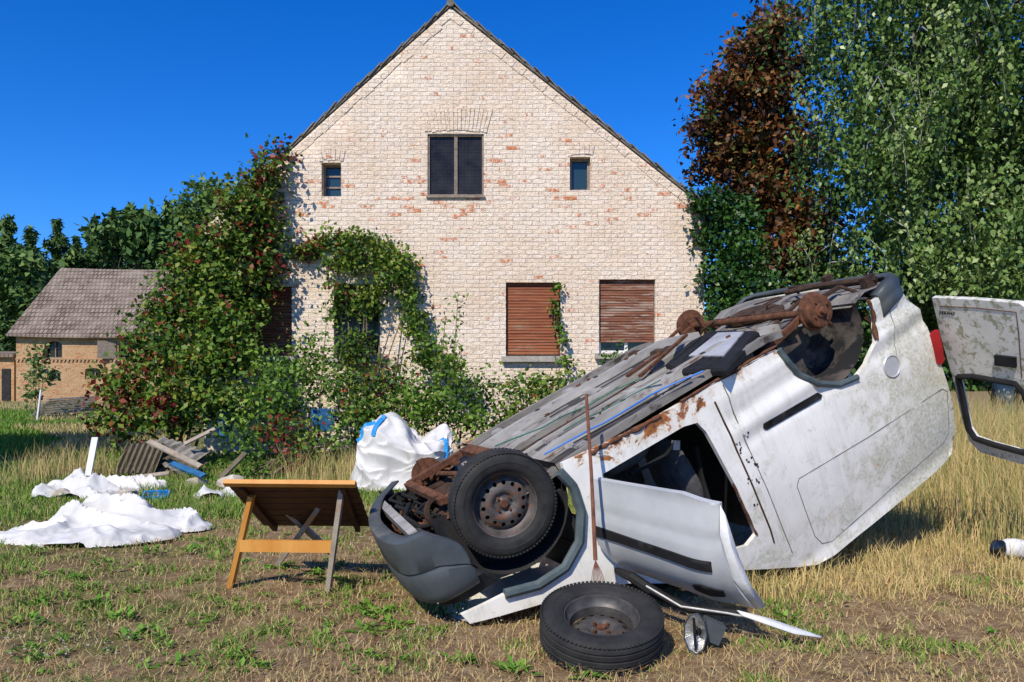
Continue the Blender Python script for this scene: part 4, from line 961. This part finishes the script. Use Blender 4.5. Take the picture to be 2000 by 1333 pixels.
pl = [((335, 905, 9.9), (398, 930, 9.6), 'bluesheet', 'blue painted board lying below the grey corrugated sheets', 'board'),
      ((205, 940, 10.2), (330, 925, 10.4), 'woodgrey', 'grey plank lying across the left of the rubbish pile', 'plank'),
      ((300, 945, 9.6), (420, 958, 9.8), 'woodgrey', 'pale plank on the ground in front of the blue board', 'plank'),
      ((360, 868, 10.8), (420, 838, 11.0), 'woodgrey', 'short plank sticking up behind the corrugated sheets', 'plank'),
      ((290, 862, 10.5), (392, 912, 10.2), 'woodgrey', 'long plank lying across the top of the slanting corrugated stack', 'plank'),
      ((172, 930, 9.9), (186, 855, 10.1), 'whiteframe', 'upright white board standing at the left end of the rubbish pile', 'board'),
      ((890, 866, 11.2), (945, 868, 11.2), 'woodgrey', 'short plank lying right of the bulk bag', 'plank'),
      ((886, 882, 10.9), (950, 880, 10.9), 'woodgrey', 'lower plank lying right of the bulk bag', 'plank'),
      ((430, 935, 9.4), (480, 885, 9.6), 'corrbrown', 'dark board leaning near the bush behind the table', 'board')]
for a, b, m_, lb, ct in pl:
    mb = MB(); mb.bar(P(*a), P(*b), .08, .025, (0, -.5, 1)); tag(ob(ct, mb, M[m_]), lb, ct)
def crate(px, py, Y, sx, sy, sz, mat, label, rz=.3):
    t = thing('plastic_crate', label, 'crate', tuple(P(px, py, Y))); mb = MB(); c = P(px, py, Y); rot = Matrix.Rotation(rz, 3, 'Z') @ Matrix.Rotation(.2, 3, 'X')
    for dx, dy, wx, wy in ((-sx/2, 0, .02, sy), (sx/2, 0, .02, sy), (0, -sy/2, sx-.03, .02), (0, sy/2, sx-.03, .02)):
        for k in range(3): mb.box(c+rot @ Vector((dx, dy, sz*(k+.5)/3)), (wx, wy, sz/3*.7), rot)
        mb.box(c+rot @ Vector((dx, dy, sz/2)), (max(wx*.3, .015), max(wy*.3, .015), sz*.98), rot)
    ob('side', mb, mat, t); mb = MB(); mb.box(c, (sx, sy, .015), rot); ob('bottom', mb, mat, t)
crate(305, 975, 8.7, .26, .2, .07, M['strap'], 'small blue crate on the ground in front of the plastic sheet')
crate(630, 838, 11.5, .30, .3, .28, M['bluesheet'], 'blue container half hidden in the bushes below the arched vine')
crate(442, 850, 11.9, .18, .2, .40, M['bluesheet'], 'tall blue crate standing in the bushes right of the corrugated sheets', .1)
for i, (px, py, s, lb) in enumerate([(250, 978, .10, 'pale rubble stone in front of the plastic sheet'), (385, 950, .09, 'pale rubble stone right of the blue crate'), (590, 975, .11, 'pale stone behind the wooden table top'), (120, 972, .08, 'leftmost pale stone beside the plastic sheet'), (455, 960, .14, 'pale block between the rag and the table')]):
    g = G(px, py); mb = MB(); mb.blob((g.x, g.y, s*.5), (s*1.3, s, s*.8), i*3, .3, 8); tag(ob('stone', mb, M['stone'], smooth=.5), lb, 'stone')

# ------------------------------------------------------------ plants
def plant(name, label, cat, base, ells, dens, size, mat, sig=.14, per=26, red=None, asp=.65, stems=6, group=None, shell=.4, part='leaves', hang=0, sr=.018, bias=(0, -.25, .5), tv=.22):
    t = thing(name, label, cat, tuple(base), group)
    p, v = clump_points(ells, dens, sig, per, shell, tv)
    k = p[:, 2] > .02; p = p[k]; v = v[k]
    if red is not None:
        v = np.minimum(v, .78)
        for (c, r, pr) in red:
            d = np.linalg.norm((p-np.array(c))/r, axis=1)
            patch = np.array([noise.noise(Vector(q*3.5)) for q in p])
            m_ = (d < 1) & (rng.random(len(p)) < pr*(1+2.4*patch)); v = np.where(m_, rng.uniform(.82, 1, len(p)), v)
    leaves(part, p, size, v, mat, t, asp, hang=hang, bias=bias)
    mb = MB(); b = Vector(base)
    for i in range(stems):
        c, r = ells[(i*3+1) % len(ells)]; e = Vector(c)+Vector((U(-.5, .5)*r[0], U(.0, .5)*r[1], U(-.2, .5)*r[2])); s = b+Vector((U(-.3, .3), U(.0, .3), 0))
        m1 = s.lerp(e, .35)+Vector((U(-.15, .15), U(.0, .15), .05)); m2 = s.lerp(e, .7)+Vector((U(-.15, .15), U(.0, .15), .05))
        mb.tube([s, m1, m2, e], [sr, sr*.8, sr*.55, sr*.2], 6)
    if stems: ob('stems', mb, M['stem'], t)
    return t
V1 = [(549, 290, 13, 16, 13.8), (530, 325, 24, 26, 13.75), (500, 362, 34, 30, 13.7), (475, 405, 48, 36, 13.65), (515, 430, 34, 40, 13.75), (425, 475, 60, 36, 13.55), (505, 490, 48, 40, 13.7), (372, 540, 50, 50, 13.3), (440, 560, 50, 52, 13.4), (510, 545, 34, 30, 13.7), (345, 612, 52, 52, 13.0), (420, 640, 56, 52, 12.9), (296, 690, 54, 46, 12.5), (385, 725, 64, 54, 12.4), (255, 760, 48, 44, 12.0), (330, 790, 66, 46, 11.8), (222, 825, 28, 40, 11.6), (440, 790, 50, 38, 11.9), (460, 690, 38, 46, 12.7), (496, 610, 18, 46, 13.6)]
plant('creeper', 'large green and red creeper climbing the left side of the house gable', 'creeper', G(330, 905), [pe(*q) for q in V1], 1350, .11, M['lf_vine'], .17, 26, [(P(235, 800, 11.7), 1.0, .26), (P(535, 330, 13.7), .7, .26), (P(470, 420, 13.5), .8, .12), (P(530, 540, 13.6), .5, .28), (P(350, 500, 13.3), .5, .22), (P(400, 700, 12.5), 1.3, .04), (P(330, 620, 12.9), .6, .10)], stems=10, sr=.025)
V2 = [(590, 492, 32, 20, 13.85), (640, 474, 36, 18, 13.85), (695, 470, 40, 18, 13.85), (745, 490, 36, 24, 13.8), (785, 522, 26, 34, 13.8), (800, 575, 20, 42, 13.8), (812, 632, 23, 38, 13.75), (838, 685, 30, 34, 13.5), (685, 512, 46, 24, 13.8), (662, 580, 18, 46, 13.75), (722, 590, 26, 38, 13.8), (752, 550, 16, 40, 13.8), (690, 680, 34, 36, 13.6), (875, 718, 30, 24, 13.3)]
plant('creeper', 'green creeper arching over the dark left window of the white gable', 'creeper', G(700, 895), [pe(*q) for q in V2], 1400, .092, M['lf_vine'], .10, 22, [(P(595, 490, 13.8), .4, .32), (P(690, 480, 13.8), .35, .06), (P(640, 560, 13.8), .4, .08)], stems=8)
V3 = [(1088, 560, 8, 14, 13.9), (1084, 590, 8, 22, 13.9), (1088, 630, 7, 25, 13.9), (1098, 668, 8, 22, 13.85), (1106, 705, 10, 22, 13.7)]
plant('creeper', 'thin creeper strand hanging down beside the brown shutter', 'creeper', G(1106, 892), [pe(*q) for q in V3], 1000, .085, M['lf_shrub'], .05, 8, stems=2, sr=.01)
sh = [('leafy green bush under the left shuttered window', [(545, 735, 52, 44, 12.4), (600, 690, 32, 36, 12.9), (545, 790, 66, 44, 11.7), (615, 745, 36, 42, 12.4)], 'lf_shrub', None, 850),
      ('broad bush growing below the arched creeper', [(690, 765, 60, 46, 12.0), (755, 750, 48, 42, 12.2), (715, 815, 68, 38, 11.4), (790, 800, 48, 40, 11.6)], 'lf_vine', [(P(770, 735, 12.0), .5, .14), (P(700, 800, 11.6), .5, .05)], 1000),
      ('bush growing right of the arched creeper behind the bulk bag', [(870, 750, 42, 32, 12.2), (925, 775, 46, 36, 12.0), (860, 805, 56, 38, 11.6), (930, 825, 52, 34, 11.4), (820, 775, 38, 38, 11.8)], 'lf_shrub', None, 900),
      ('bush spreading behind the nose of the van', [(1010, 775, 42, 32, 12.2), (1075, 757, 46, 24, 12.3), (1130, 750, 28, 18, 12.5), (1010, 815, 56, 34, 11.6), (1090, 800, 46, 36, 11.7)], 'lf_vine', [(P(1020, 790, 11.6), .6, .10)], 900),
      ('small shrub under the right shuttered window', [(1215, 708, 24, 18, 13.2), (1225, 740, 40, 26, 12.8)], 'lf_shrub', None, 1000),
      ('low reddish shrub in front of the blue container', [(560, 840, 46, 36, 10.9), (590, 885, 40, 30, 10.5)], 'lf_vine', [(P(560, 835, 10.9), .8, .35)], 900),
      ('low green shrub between corrugated sheets and the bulk bag', [(490, 850, 50, 36, 11.0), (650, 865, 46, 28, 10.8), (470, 900, 40, 20, 10.3)], 'lf_shrub', None, 700)]
for lb, es, mt, red, dn_ in sh:
    E = [pe(*q) for q in es]; b = G(es[0][0], 740+2040/es[-1][4])
    plant('shrub', lb, 'shrub', b, E, dn_, .085, M[mt], .15, 20, red, stems=10, shell=.3, sr=.013)
for px, y0, y1, lb in ((885, 720, 575, 'tall leafy sprig standing before the white wall'), (860, 740, 620, 'shorter leafy sprig beside the tallest one'), (630, 720, 600, 'sprig rising above the bush beside the shuttered window')):
    t = thing('sapling', lb, 'plant', tuple(G(px, 910))); a = P(px-10, y0+120, 12.2); b = P(px, y0, 12.2); c_ = P(px+10, y1, 12.2)
    mb = MB(); mb.tube([a, b, c_], [.012, .010, .004], 6); ob('stem', mb, M['stem'], t)
    n = 70; tt = rng.random(n)[:, None]; base = np.array(b)*(1-tt)+np.array(c_)*tt; leaves('leaves', base+rng.normal(size=(n, 3))*np.array([.08, .06, .05]), .085, rng.uniform(.4, .9, n), M['lf_shrub'], t)
V4 = [(1368, 392, 22, 22, 13.8), (1395, 400, 40, 30, 14.3), (1440, 430, 50, 45, 14.3), (1385, 465, 38, 45, 14.1), (1440, 500, 55, 55, 14.1), (1405, 550, 40, 45, 13.9), (1470, 570, 50, 50, 13.9), (1440, 620, 60, 40, 13.7)]
plant('ivy', 'dark glossy ivy mass covering the right corner of the white house', 'ivy', G(1430, 880), [pe(*q) for q in V4], 1300, .11, M['lf_ivy'], .11, 22, stems=8, sr=.04, tv=.17)
def tree(name, label, cat, base, ells, dens, size, mat, bark, h, r, sig=.3, per=40, limbs=14, asp=.6, group=None, shell=.35, hang=0, bias=(0, -.25, .5), tv=.17):
    t = thing(name, label, cat, tuple(base), group); b = Vector(base); mb = MB()
    tops = [b+Vector((math.sin(k*1.3)*.12*k*.3, math.cos(k*2.1)*.1*k*.3, h*k/6)) for k in range(7)]
    mb.tube([q for q in tops], [r*(1-.13*k) for k in range(7)], 12)
    for i in range(limbs):
        c, rr = ells[i % len(ells)]; e = Vector(c)+Vector((U(-.6, .6)*rr[0], U(-.6, .6)*rr[1], U(-.5, .7)*rr[2])); s = tops[1+int(U(1, 4.9))]
        mb.tube([s, s.lerp(e, .5)+Vector((0, 0, .3)), e], [r*.35, r*.22, r*.06], 7)
    ob('trunk', mb, M[bark], t)
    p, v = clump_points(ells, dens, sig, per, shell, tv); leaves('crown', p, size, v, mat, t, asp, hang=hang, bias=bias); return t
V5 = [(1510, 62, 48, 30, 20), (1462, 110, 54, 44, 20), (1530, 130, 60, 55, 20), (1412, 190, 48, 42, 20), (1485, 205, 64, 55, 20), (1388, 260, 38, 30, 20), (1455, 295, 66, 42, 20), (1398, 325, 40, 26, 20), (1545, 290, 66, 75, 20), (1520, 390, 70, 45, 20), (1570, 440, 74, 60, 19.5), (1540, 510, 60, 55, 19), (1450, 370, 46, 30, 20), (1590, 540, 50, 50, 18.5)]
tree('chestnut_tree', 'tall brown leaved tree behind the right corner of the house', 'tree', (6.8, 20.5, 0), [pe(*q, 1.2) for q in V5], 520, .18, M['lf_chest'], 'bark', 9.5, .24, .24, 34, 16, tv=.30)
# birch: rounded sprays with drooping twigs
bt = thing('birch_tree', 'large weeping birch with pale green leaves filling the right side', 'tree', (9.2, 14.6, 0))
mb = MB(); tk = [Vector((9.2+.25*math.sin(k*.9), 14.6+.04*k, 1.5*k)) for k in range(8)]; mb.tube(tk, [.2-.022*k for k in range(8)], 12)
ps = []; vs_ = []; tw = MB()
for i in range(1250):
    a = U(0, 2*math.pi); rr = math.sqrt(U(.02, 1)); hz_ = U(2.9, 10.4)
    edge = 1-.06*max(0, 6.5-hz_)+.10*math.sin(hz_*2.3)+.13*noise.noise(Vector((hz_*1.1, a*1.5, 2)))*2
    x = 9.1+3.95*edge*rr*math.cos(a); y = 13.7+2.3*rr*math.sin(a)
    nn = noise.noise(Vector((x*.95, y*.7, hz_*.75+3)))
    if nn < -.30: continue
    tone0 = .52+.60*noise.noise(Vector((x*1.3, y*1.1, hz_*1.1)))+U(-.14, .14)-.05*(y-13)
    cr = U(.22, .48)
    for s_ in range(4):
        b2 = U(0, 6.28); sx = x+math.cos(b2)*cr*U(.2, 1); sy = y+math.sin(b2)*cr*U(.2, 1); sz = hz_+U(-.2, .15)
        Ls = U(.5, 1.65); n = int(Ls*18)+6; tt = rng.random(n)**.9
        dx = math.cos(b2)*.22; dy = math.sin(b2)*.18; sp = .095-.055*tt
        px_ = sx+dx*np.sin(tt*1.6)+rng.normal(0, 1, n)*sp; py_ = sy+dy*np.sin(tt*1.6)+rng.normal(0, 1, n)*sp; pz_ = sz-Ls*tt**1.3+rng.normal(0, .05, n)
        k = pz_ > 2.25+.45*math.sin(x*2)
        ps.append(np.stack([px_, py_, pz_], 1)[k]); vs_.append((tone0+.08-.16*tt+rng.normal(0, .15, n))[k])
        if s_ == 0 and i % 2 == 0 and sz-Ls > 2.3: tw.tube([(x, y, hz_+.1), (sx+dx*.5, sy+dy*.5, sz-Ls*.3), (sx+dx, sy+dy, sz-Ls)], [.008, .005, .002], 4, False)
    if i % 26 == 0:
        s = tk[2+int(U(0, 4))]; mb.tube([s, Vector((x, y, hz_)).lerp(s, .5)+Vector((0, 0, .4)), (x, y, hz_)], [.05, .03, .01], 7)
ob('trunk', mb, M['birchbark'], bt); o = ob('twigs', tw, M['birchbark'], bt); o['kind'] = 'stuff'
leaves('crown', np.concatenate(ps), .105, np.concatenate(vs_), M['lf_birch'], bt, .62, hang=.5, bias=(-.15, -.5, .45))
for i, (es, lb) in enumerate([([(1560, 600, 60, 50, 16), (1640, 560, 70, 60, 16), (1600, 660, 80, 50, 15)], 'dark bush behind the rear axle of the van'), ([(1760, 560, 90, 50, 17), (1850, 590, 90, 60, 17), (1760, 660, 100, 60, 16)], 'dark bush under the birch beyond the van'), ([(1960, 580, 90, 60, 17), (2060, 600, 90, 70, 17), (1980, 680, 110, 60, 16)], 'dark bush beyond the open rear door at the right edge'), ([(1700, 330, 90, 90, 18.5), (1850, 300, 100, 100, 18.5), (1980, 330, 90, 100, 18.5), (1780, 470, 110, 80, 18), (1930, 470, 100, 80, 18), (1760, 160, 90, 90, 18.5), (1900, 120, 110, 100, 18.5)], 'dark broadleaf thicket standing behind the birch')]):
    plant('shrub' if i < 3 else 'thicket', lb, 'shrub', G(es[2][0], 740+2040/es[2][4]), [pe(*q) for q in es], 420 if i < 3 else 170, .14 if i < 3 else .22, M['lf_ivy'] if i != 1 else M['lf_shrub'], .25, 30, stems=6, shell=.3)
pine_l = ['leftmost tall pine behind the barn', 'second pine from the left behind the barn', 'third pine from the left behind the barn', 'fourth pine from the left behind the barn', 'pine rising above the left end of the barn roof', 'pine rising above the middle of the barn roof', 'taller pine behind the barn roof ridge', 'pine behind the right half of the barn roof', 'pine just left of the pale leafy tree', 'rightmost pine beside the creeper']
for i, (px, py, Y) in enumerate([(15, 425, 62), (60, 450, 60), (112, 432, 66), (150, 470, 58), (185, 425, 64), (222, 412, 68), (255, 400, 66), (290, 415, 62), (330, 395, 64), (375, 400, 68)]):
    x = (px-1000)/F*Y; top = H-(py-HY)/F*Y; t = thing('pine_tree', pine_l[i], 'tree', (x, Y, 0), 'pines behind the barn')
    mb = MB(); mb.tube([(x, Y, 0), (x+.2, Y, top*.5), (x, Y, top)], [.3, .2, .04], 8); ob('trunk', mb, M['bark'], t)
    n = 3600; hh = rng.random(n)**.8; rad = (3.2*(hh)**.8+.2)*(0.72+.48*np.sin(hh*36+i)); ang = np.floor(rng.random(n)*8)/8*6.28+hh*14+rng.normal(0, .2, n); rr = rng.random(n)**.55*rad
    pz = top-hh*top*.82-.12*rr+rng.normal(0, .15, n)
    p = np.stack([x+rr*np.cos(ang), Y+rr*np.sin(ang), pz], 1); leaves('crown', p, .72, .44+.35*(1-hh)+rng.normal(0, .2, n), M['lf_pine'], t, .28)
tree('leafy_tree', 'pale green leafy tree beyond the pines beside the creeper', 'tree', (-22.5, 56, 0), [pe(400, 385, 38, 30, 56, 1.6), pe(425, 420, 40, 40, 56, 1.6), pe(385, 430, 40, 40, 56, 1.6), pe(410, 480, 60, 50, 56, 2)], 75, .45, M['lf_birch'], 'bark', 13, .3, .5, 30, 8)
tree('leafy_tree', 'dark rounded tree behind the right end of the barn', 'tree', (-29, 54, 0), [pe(235, 470, 60, 50, 54, 2), pe(290, 460, 50, 50, 54, 2), pe(340, 480, 60, 60, 54, 2), pe(60, 560, 60, 60, 54, 2), pe(20, 560, 60, 70, 54, 2)], 50, .6, M['lf_wood'], 'bark', 10, .3, .5, 30, 8)
ew = []
for i in range(46):
    x = -75+i*3.6+U(-1, 1); ew.append((Vector((x, 84+U(-3, 3), U(3, 5))), (3.4, 2.5, U(5, 8))))
p, v = clump_points(ew, 18, .9, 30, .3); o = leaves('woodland', p, 1.4, v-.1, M['lf_wood'], None); tag(o, 'far dark wood behind the barn and pines', 'wood', kind='stuff')
tree('leafy_tree', 'shady tree standing left of the lawn outside the frame', 'tree', (-13.0, 9.4, 0), [(Vector((-12.6+U(-1.5, 1.5), 9.6+U(-2.2, 2.2), 4.7+U(-1.2, 1.6))), (1.3, 1.3, 1.1)) for _ in range(14)], 150, .26, M['lf_wood'], 'bark', 5, .2, .3, 30, 8)
plant('young_tree', 'slender young tree with a white stake in front of the barn', 'tree', (-15.4, 25, 0), [pe(70, 690, 14, 22, 25), pe(76, 735, 26, 30, 25), pe(64, 768, 16, 18, 25)], 240, .16, M['lf_birch'], .15, 14, stems=3, shell=.2)
mb = MB(); mb.tube([G(72, 826), P(80, 762, 24)], .03, 7); tag(ob('stake', mb, M['whiteframe']), 'white stake leaning beside the slender young tree', 'stake')

# ------------------------------------------------------------ grass
def nval(x, y, s, seed): return np.array([noise.noise(Vector((a*s, b*s, seed))) for a, b in zip(x, y)])
def blades(name, x, y, h, wdt, lean, v, mat, label, cat='grass', z0=-.01):
    n = len(x); a = rng.uniform(0, 2*np.pi, n); dx, dy = np.cos(a), np.sin(a); l_ = rng.uniform(0, 1, n)*lean; b = rng.uniform(0, 2*np.pi, n)
    ex, ey = np.cos(b)*l_*h, np.sin(b)*l_*h; Z = np.full(n, z0)
    p0 = np.stack([x-dx*wdt, y-dy*wdt, Z], 1); p1 = np.stack([x+dx*wdt, y+dy*wdt, Z], 1)
    m1 = np.stack([x+ex*.3+dx*wdt*.8, y+ey*.3+dy*wdt*.8, Z+h*.55], 1); m0 = np.stack([x+ex*.3-dx*wdt*.8, y+ey*.3-dy*wdt*.8, Z+h*.55], 1)
    tp = np.stack([x+ex, y+ey, Z+h*np.sqrt(np.maximum(.1, 1-l_*l_*.5))], 1)
    t2 = tp+np.stack([dx, dy, 0*dx], 1)*(wdt*.15 if np.isscalar(wdt) else (wdt*.15)[:, None])
    V = np.stack([p0, p1, m1, m0, m0, m1, t2, tp], 1).reshape(-1, 3)
    o = npmesh(name, V, 4, mat, None, np.repeat(v, 2), 'stuff'); tag(o, label, cat); return o
n = 110000; Y_ = 3.1*np.exp(rng.random(n)*math.log(15/3.1)); X_ = (rng.random(n)*2-1)*.74*Y_
g1 = nval(X_, Y_, .9, 1); g2 = nval(X_, Y_, 3.2, 4)
green = g1*.9+g2*1.1-.08*X_+.045*(Y_-5)
keep = rng.random(n) < np.clip(.38+g2*1.3+.10*(Y_-5)+.3*(green > .25), .07, 1)
v = np.where(rng.random(n) < np.clip(.18+green*1.5, .03, .92), rng.uniform(0, .35, n), rng.uniform(.45, 1, n))
hgt = rng.uniform(.010, .040, n)*(1+1.0*np.clip(green, -.3, 1))*(1+.05*(Y_-4))
k = keep; blades('turf_grass', X_[k], Y_[k], hgt[k], .0022+.0004*Y_[k], 1.1, v[k], M['gr_short'], 'short patchy green and straw coloured turf over the yard')
n = 20000; Y_ = 3.1*np.exp(rng.random(n)*math.log(9/3.1)); X_ = (rng.random(n)*2-1)*.72*Y_
blades('dead_straw', X_, Y_, rng.uniform(.03, .08, n), .0014, 3.0, rng.uniform(.3, 1, n), M['gr_dry'], 'flattened dead straw on the bare earth', z0=.0)
n = 60000; X_ = rng.uniform(2.0, 11, n); Y_ = rng.uniform(4.5, 14, n)
edge = (X_-2.9)-np.maximum(0, (6.0-Y_))*1.5+1.1*nval(X_, Y_, 1.4, 3)
k = (edge > 0) & (X_ < .75*Y_+.4) & (rng.random(n) < .25+edge*.8); X_, Y_, edge = X_[k], Y_[k], edge[k]
hh = np.clip(.07+.30*edge, .05, .92)*rng.uniform(.4, 1.35, len(X_))
blades('tall_dry_grass', X_, Y_, hh, .0028, .55, np.clip(rng.normal(.5, .25, len(X_))-.12*(rng.random(len(X_)) < .3)*3, 0, 1), M['gr_dry'], 'tall golden dry grass behind and right of the van')
n = 18000; X_ = rng.uniform(.6, 3.8, n); Y_ = rng.uniform(4.7, 8.0, n); q = nval(X_, Y_, 1.7, 11); k = q > -.15; blades('dry_grass_fringe', X_[k], Y_[k], (rng.uniform(.03, .16, n)*(1+q))[k], .0026, .9, rng.uniform(.1, .95, n)[k], M['gr_dry'], 'dry grass growing around and beneath the van')
n = 52000; Y_ = rng.uniform(7.4, 13.0, n); X_ = rng.uniform(-.72, .15, n)*Y_; g = nval(X_, Y_, .9, 9); k = g > -.28
vv_ = np.where(rng.random(n) < .80, rng.uniform(.0, .38, n), rng.uniform(.4, .9, n))
blades('meadow_grass', X_[k], Y_[k], (rng.uniform(.03, .12, n)*(1+1.4*g))[k], .0042, .9, vv_[k], M['gr_short'], 'rough green meadow grass around the rubbish pile')
n = 1900; cs = [(-6.1, 9.8), (-5.8, 10.6), (-6.4, 10.9), (-2.6, 9.9), (-1.9, 9.8), (-2.2, 10.3)]; ci = rng.integers(0, len(cs), n); ca = np.array(cs)
X_ = ca[ci, 0]+rng.normal(0, .22, n); Y_ = ca[ci, 1]+rng.normal(0, .2, n); blades('straw_tufts', X_, Y_, rng.uniform(.15, .55, n), .0028, .6, rng.uniform(.05, .8, n), M['gr_dry'], 'straw coloured grass tufts around the rubbish pile')
n = 40000; Y_ = rng.uniform(13, 42, n); X_ = -Y_*rng.uniform(.42, .72, n); g = nval(X_, Y_, .3, 2)
blades('far_lawn_grass', X_, Y_, rng.uniform(.06, .22, n), .014, .6, np.where((g > .08) | (Y_ > 32), rng.uniform(.4, .9, n), rng.uniform(0, .3, n)), M['gr_short'], 'green lawn between the creeper and the barn')
spots = [G(350, 1300), G(470, 1285), G(180, 1180), G(240, 1205), G(380, 1075), G(290, 1080), G(140, 1130), G(560, 1110), G(260, 1245), G(740, 1200), G(720, 1230), G(1010, 1310), G(905, 1290), G(430, 1090), G(60, 1270), G(620, 1120), G(200, 1100), G(1540, 1210), G(80, 1180), G(40, 1215), G(1150, 1318), G(700, 1190), G(770, 1220)]
nb_ = len(spots)
spots += [G(U(0, 800), U(1030, 1320)) for _ in range(150)]+[G(U(800, 1950), U(1120, 1320)) for _ in range(18)]+[G(U(0, 760), U(930, 1030)) for _ in range(60)]
V = []; vv = []
for q, s in enumerate(spots):
    big = 1.0 if q < nb_ else U(.35, .8)
    for k in range(int(24*big)):
        a = U(0, 6.28); L = U(.04, .11)*big; tiltz = U(.15, 1.1); d = Vector((math.cos(a), math.sin(a), tiltz)).normalized(); sd = Vector((-math.sin(a), math.cos(a), 0)); b = s+Vector((U(-.06, .06), U(-.06, .06), 0))*big
        V += [b, b+d*L*.5+sd*L*.15, b+d*L+Vector((0, 0, -L*.2)), b+d*L*.5-sd*L*.15]; vv.append(U(.1, 1))
o = npmesh('leafy_weeds', np.array([tuple(q) for q in V]), 4, M['lf_weed'], None, np.array(vv), 'stuff'); tag(o, 'bright green leafy weeds scattered over the dry lawn', 'weeds')
V = []; vv = []
for k in range(260):
    g = G(U(0, 1900), U(1010, 1325)); a = U(0, 6.28); s = U(.008, .022); d = Vector((math.cos(a), math.sin(a), U(-.3, .3)))*s; e = Vector((-math.sin(a), math.cos(a), U(-.3, .3)))*s*.7
    c = g+Vector((0, 0, .025)); V += [c-d, c+e, c+d, c-e]; vv.append(U(.3, .9))
o = npmesh('fallen_leaves', np.array([tuple(q) for q in V]), 4, M['lf_chest'], None, np.array(vv), 'stuff'); tag(o, 'small brown fallen leaves scattered on the earth', 'leaves')
V = []; vv = []
for k in range(300):
    cx = [(30, 1310), (560, 1000), (330, 1010), (880, 1260), (690, 1090), (200, 1300)][k % 6]; g = G(cx[0]+random.gauss(0, 70), max(985, cx[1]+random.gauss(0, 18))); z = U(.05, .16); s = U(.003, .006)
    c = g+Vector((0, 0, z)); V += [c+Vector((-s, 0, 0)), c+Vector((0, -s*.6, s)), c+Vector((s, 0, 0)), c+Vector((0, s*.6, -s))]; vv.append(.5)
M['petal'] = mnoise('white_petals', (.7, .7, .66), (.8, .8, .76), 3, .7, bmp=0)
o = npmesh('wild_flowers', np.array([tuple(q) for q in V]), 4, M['petal'], None, np.array(vv), 'stuff'); tag(o, 'tiny white wild flowers over the lawn', 'flowers')
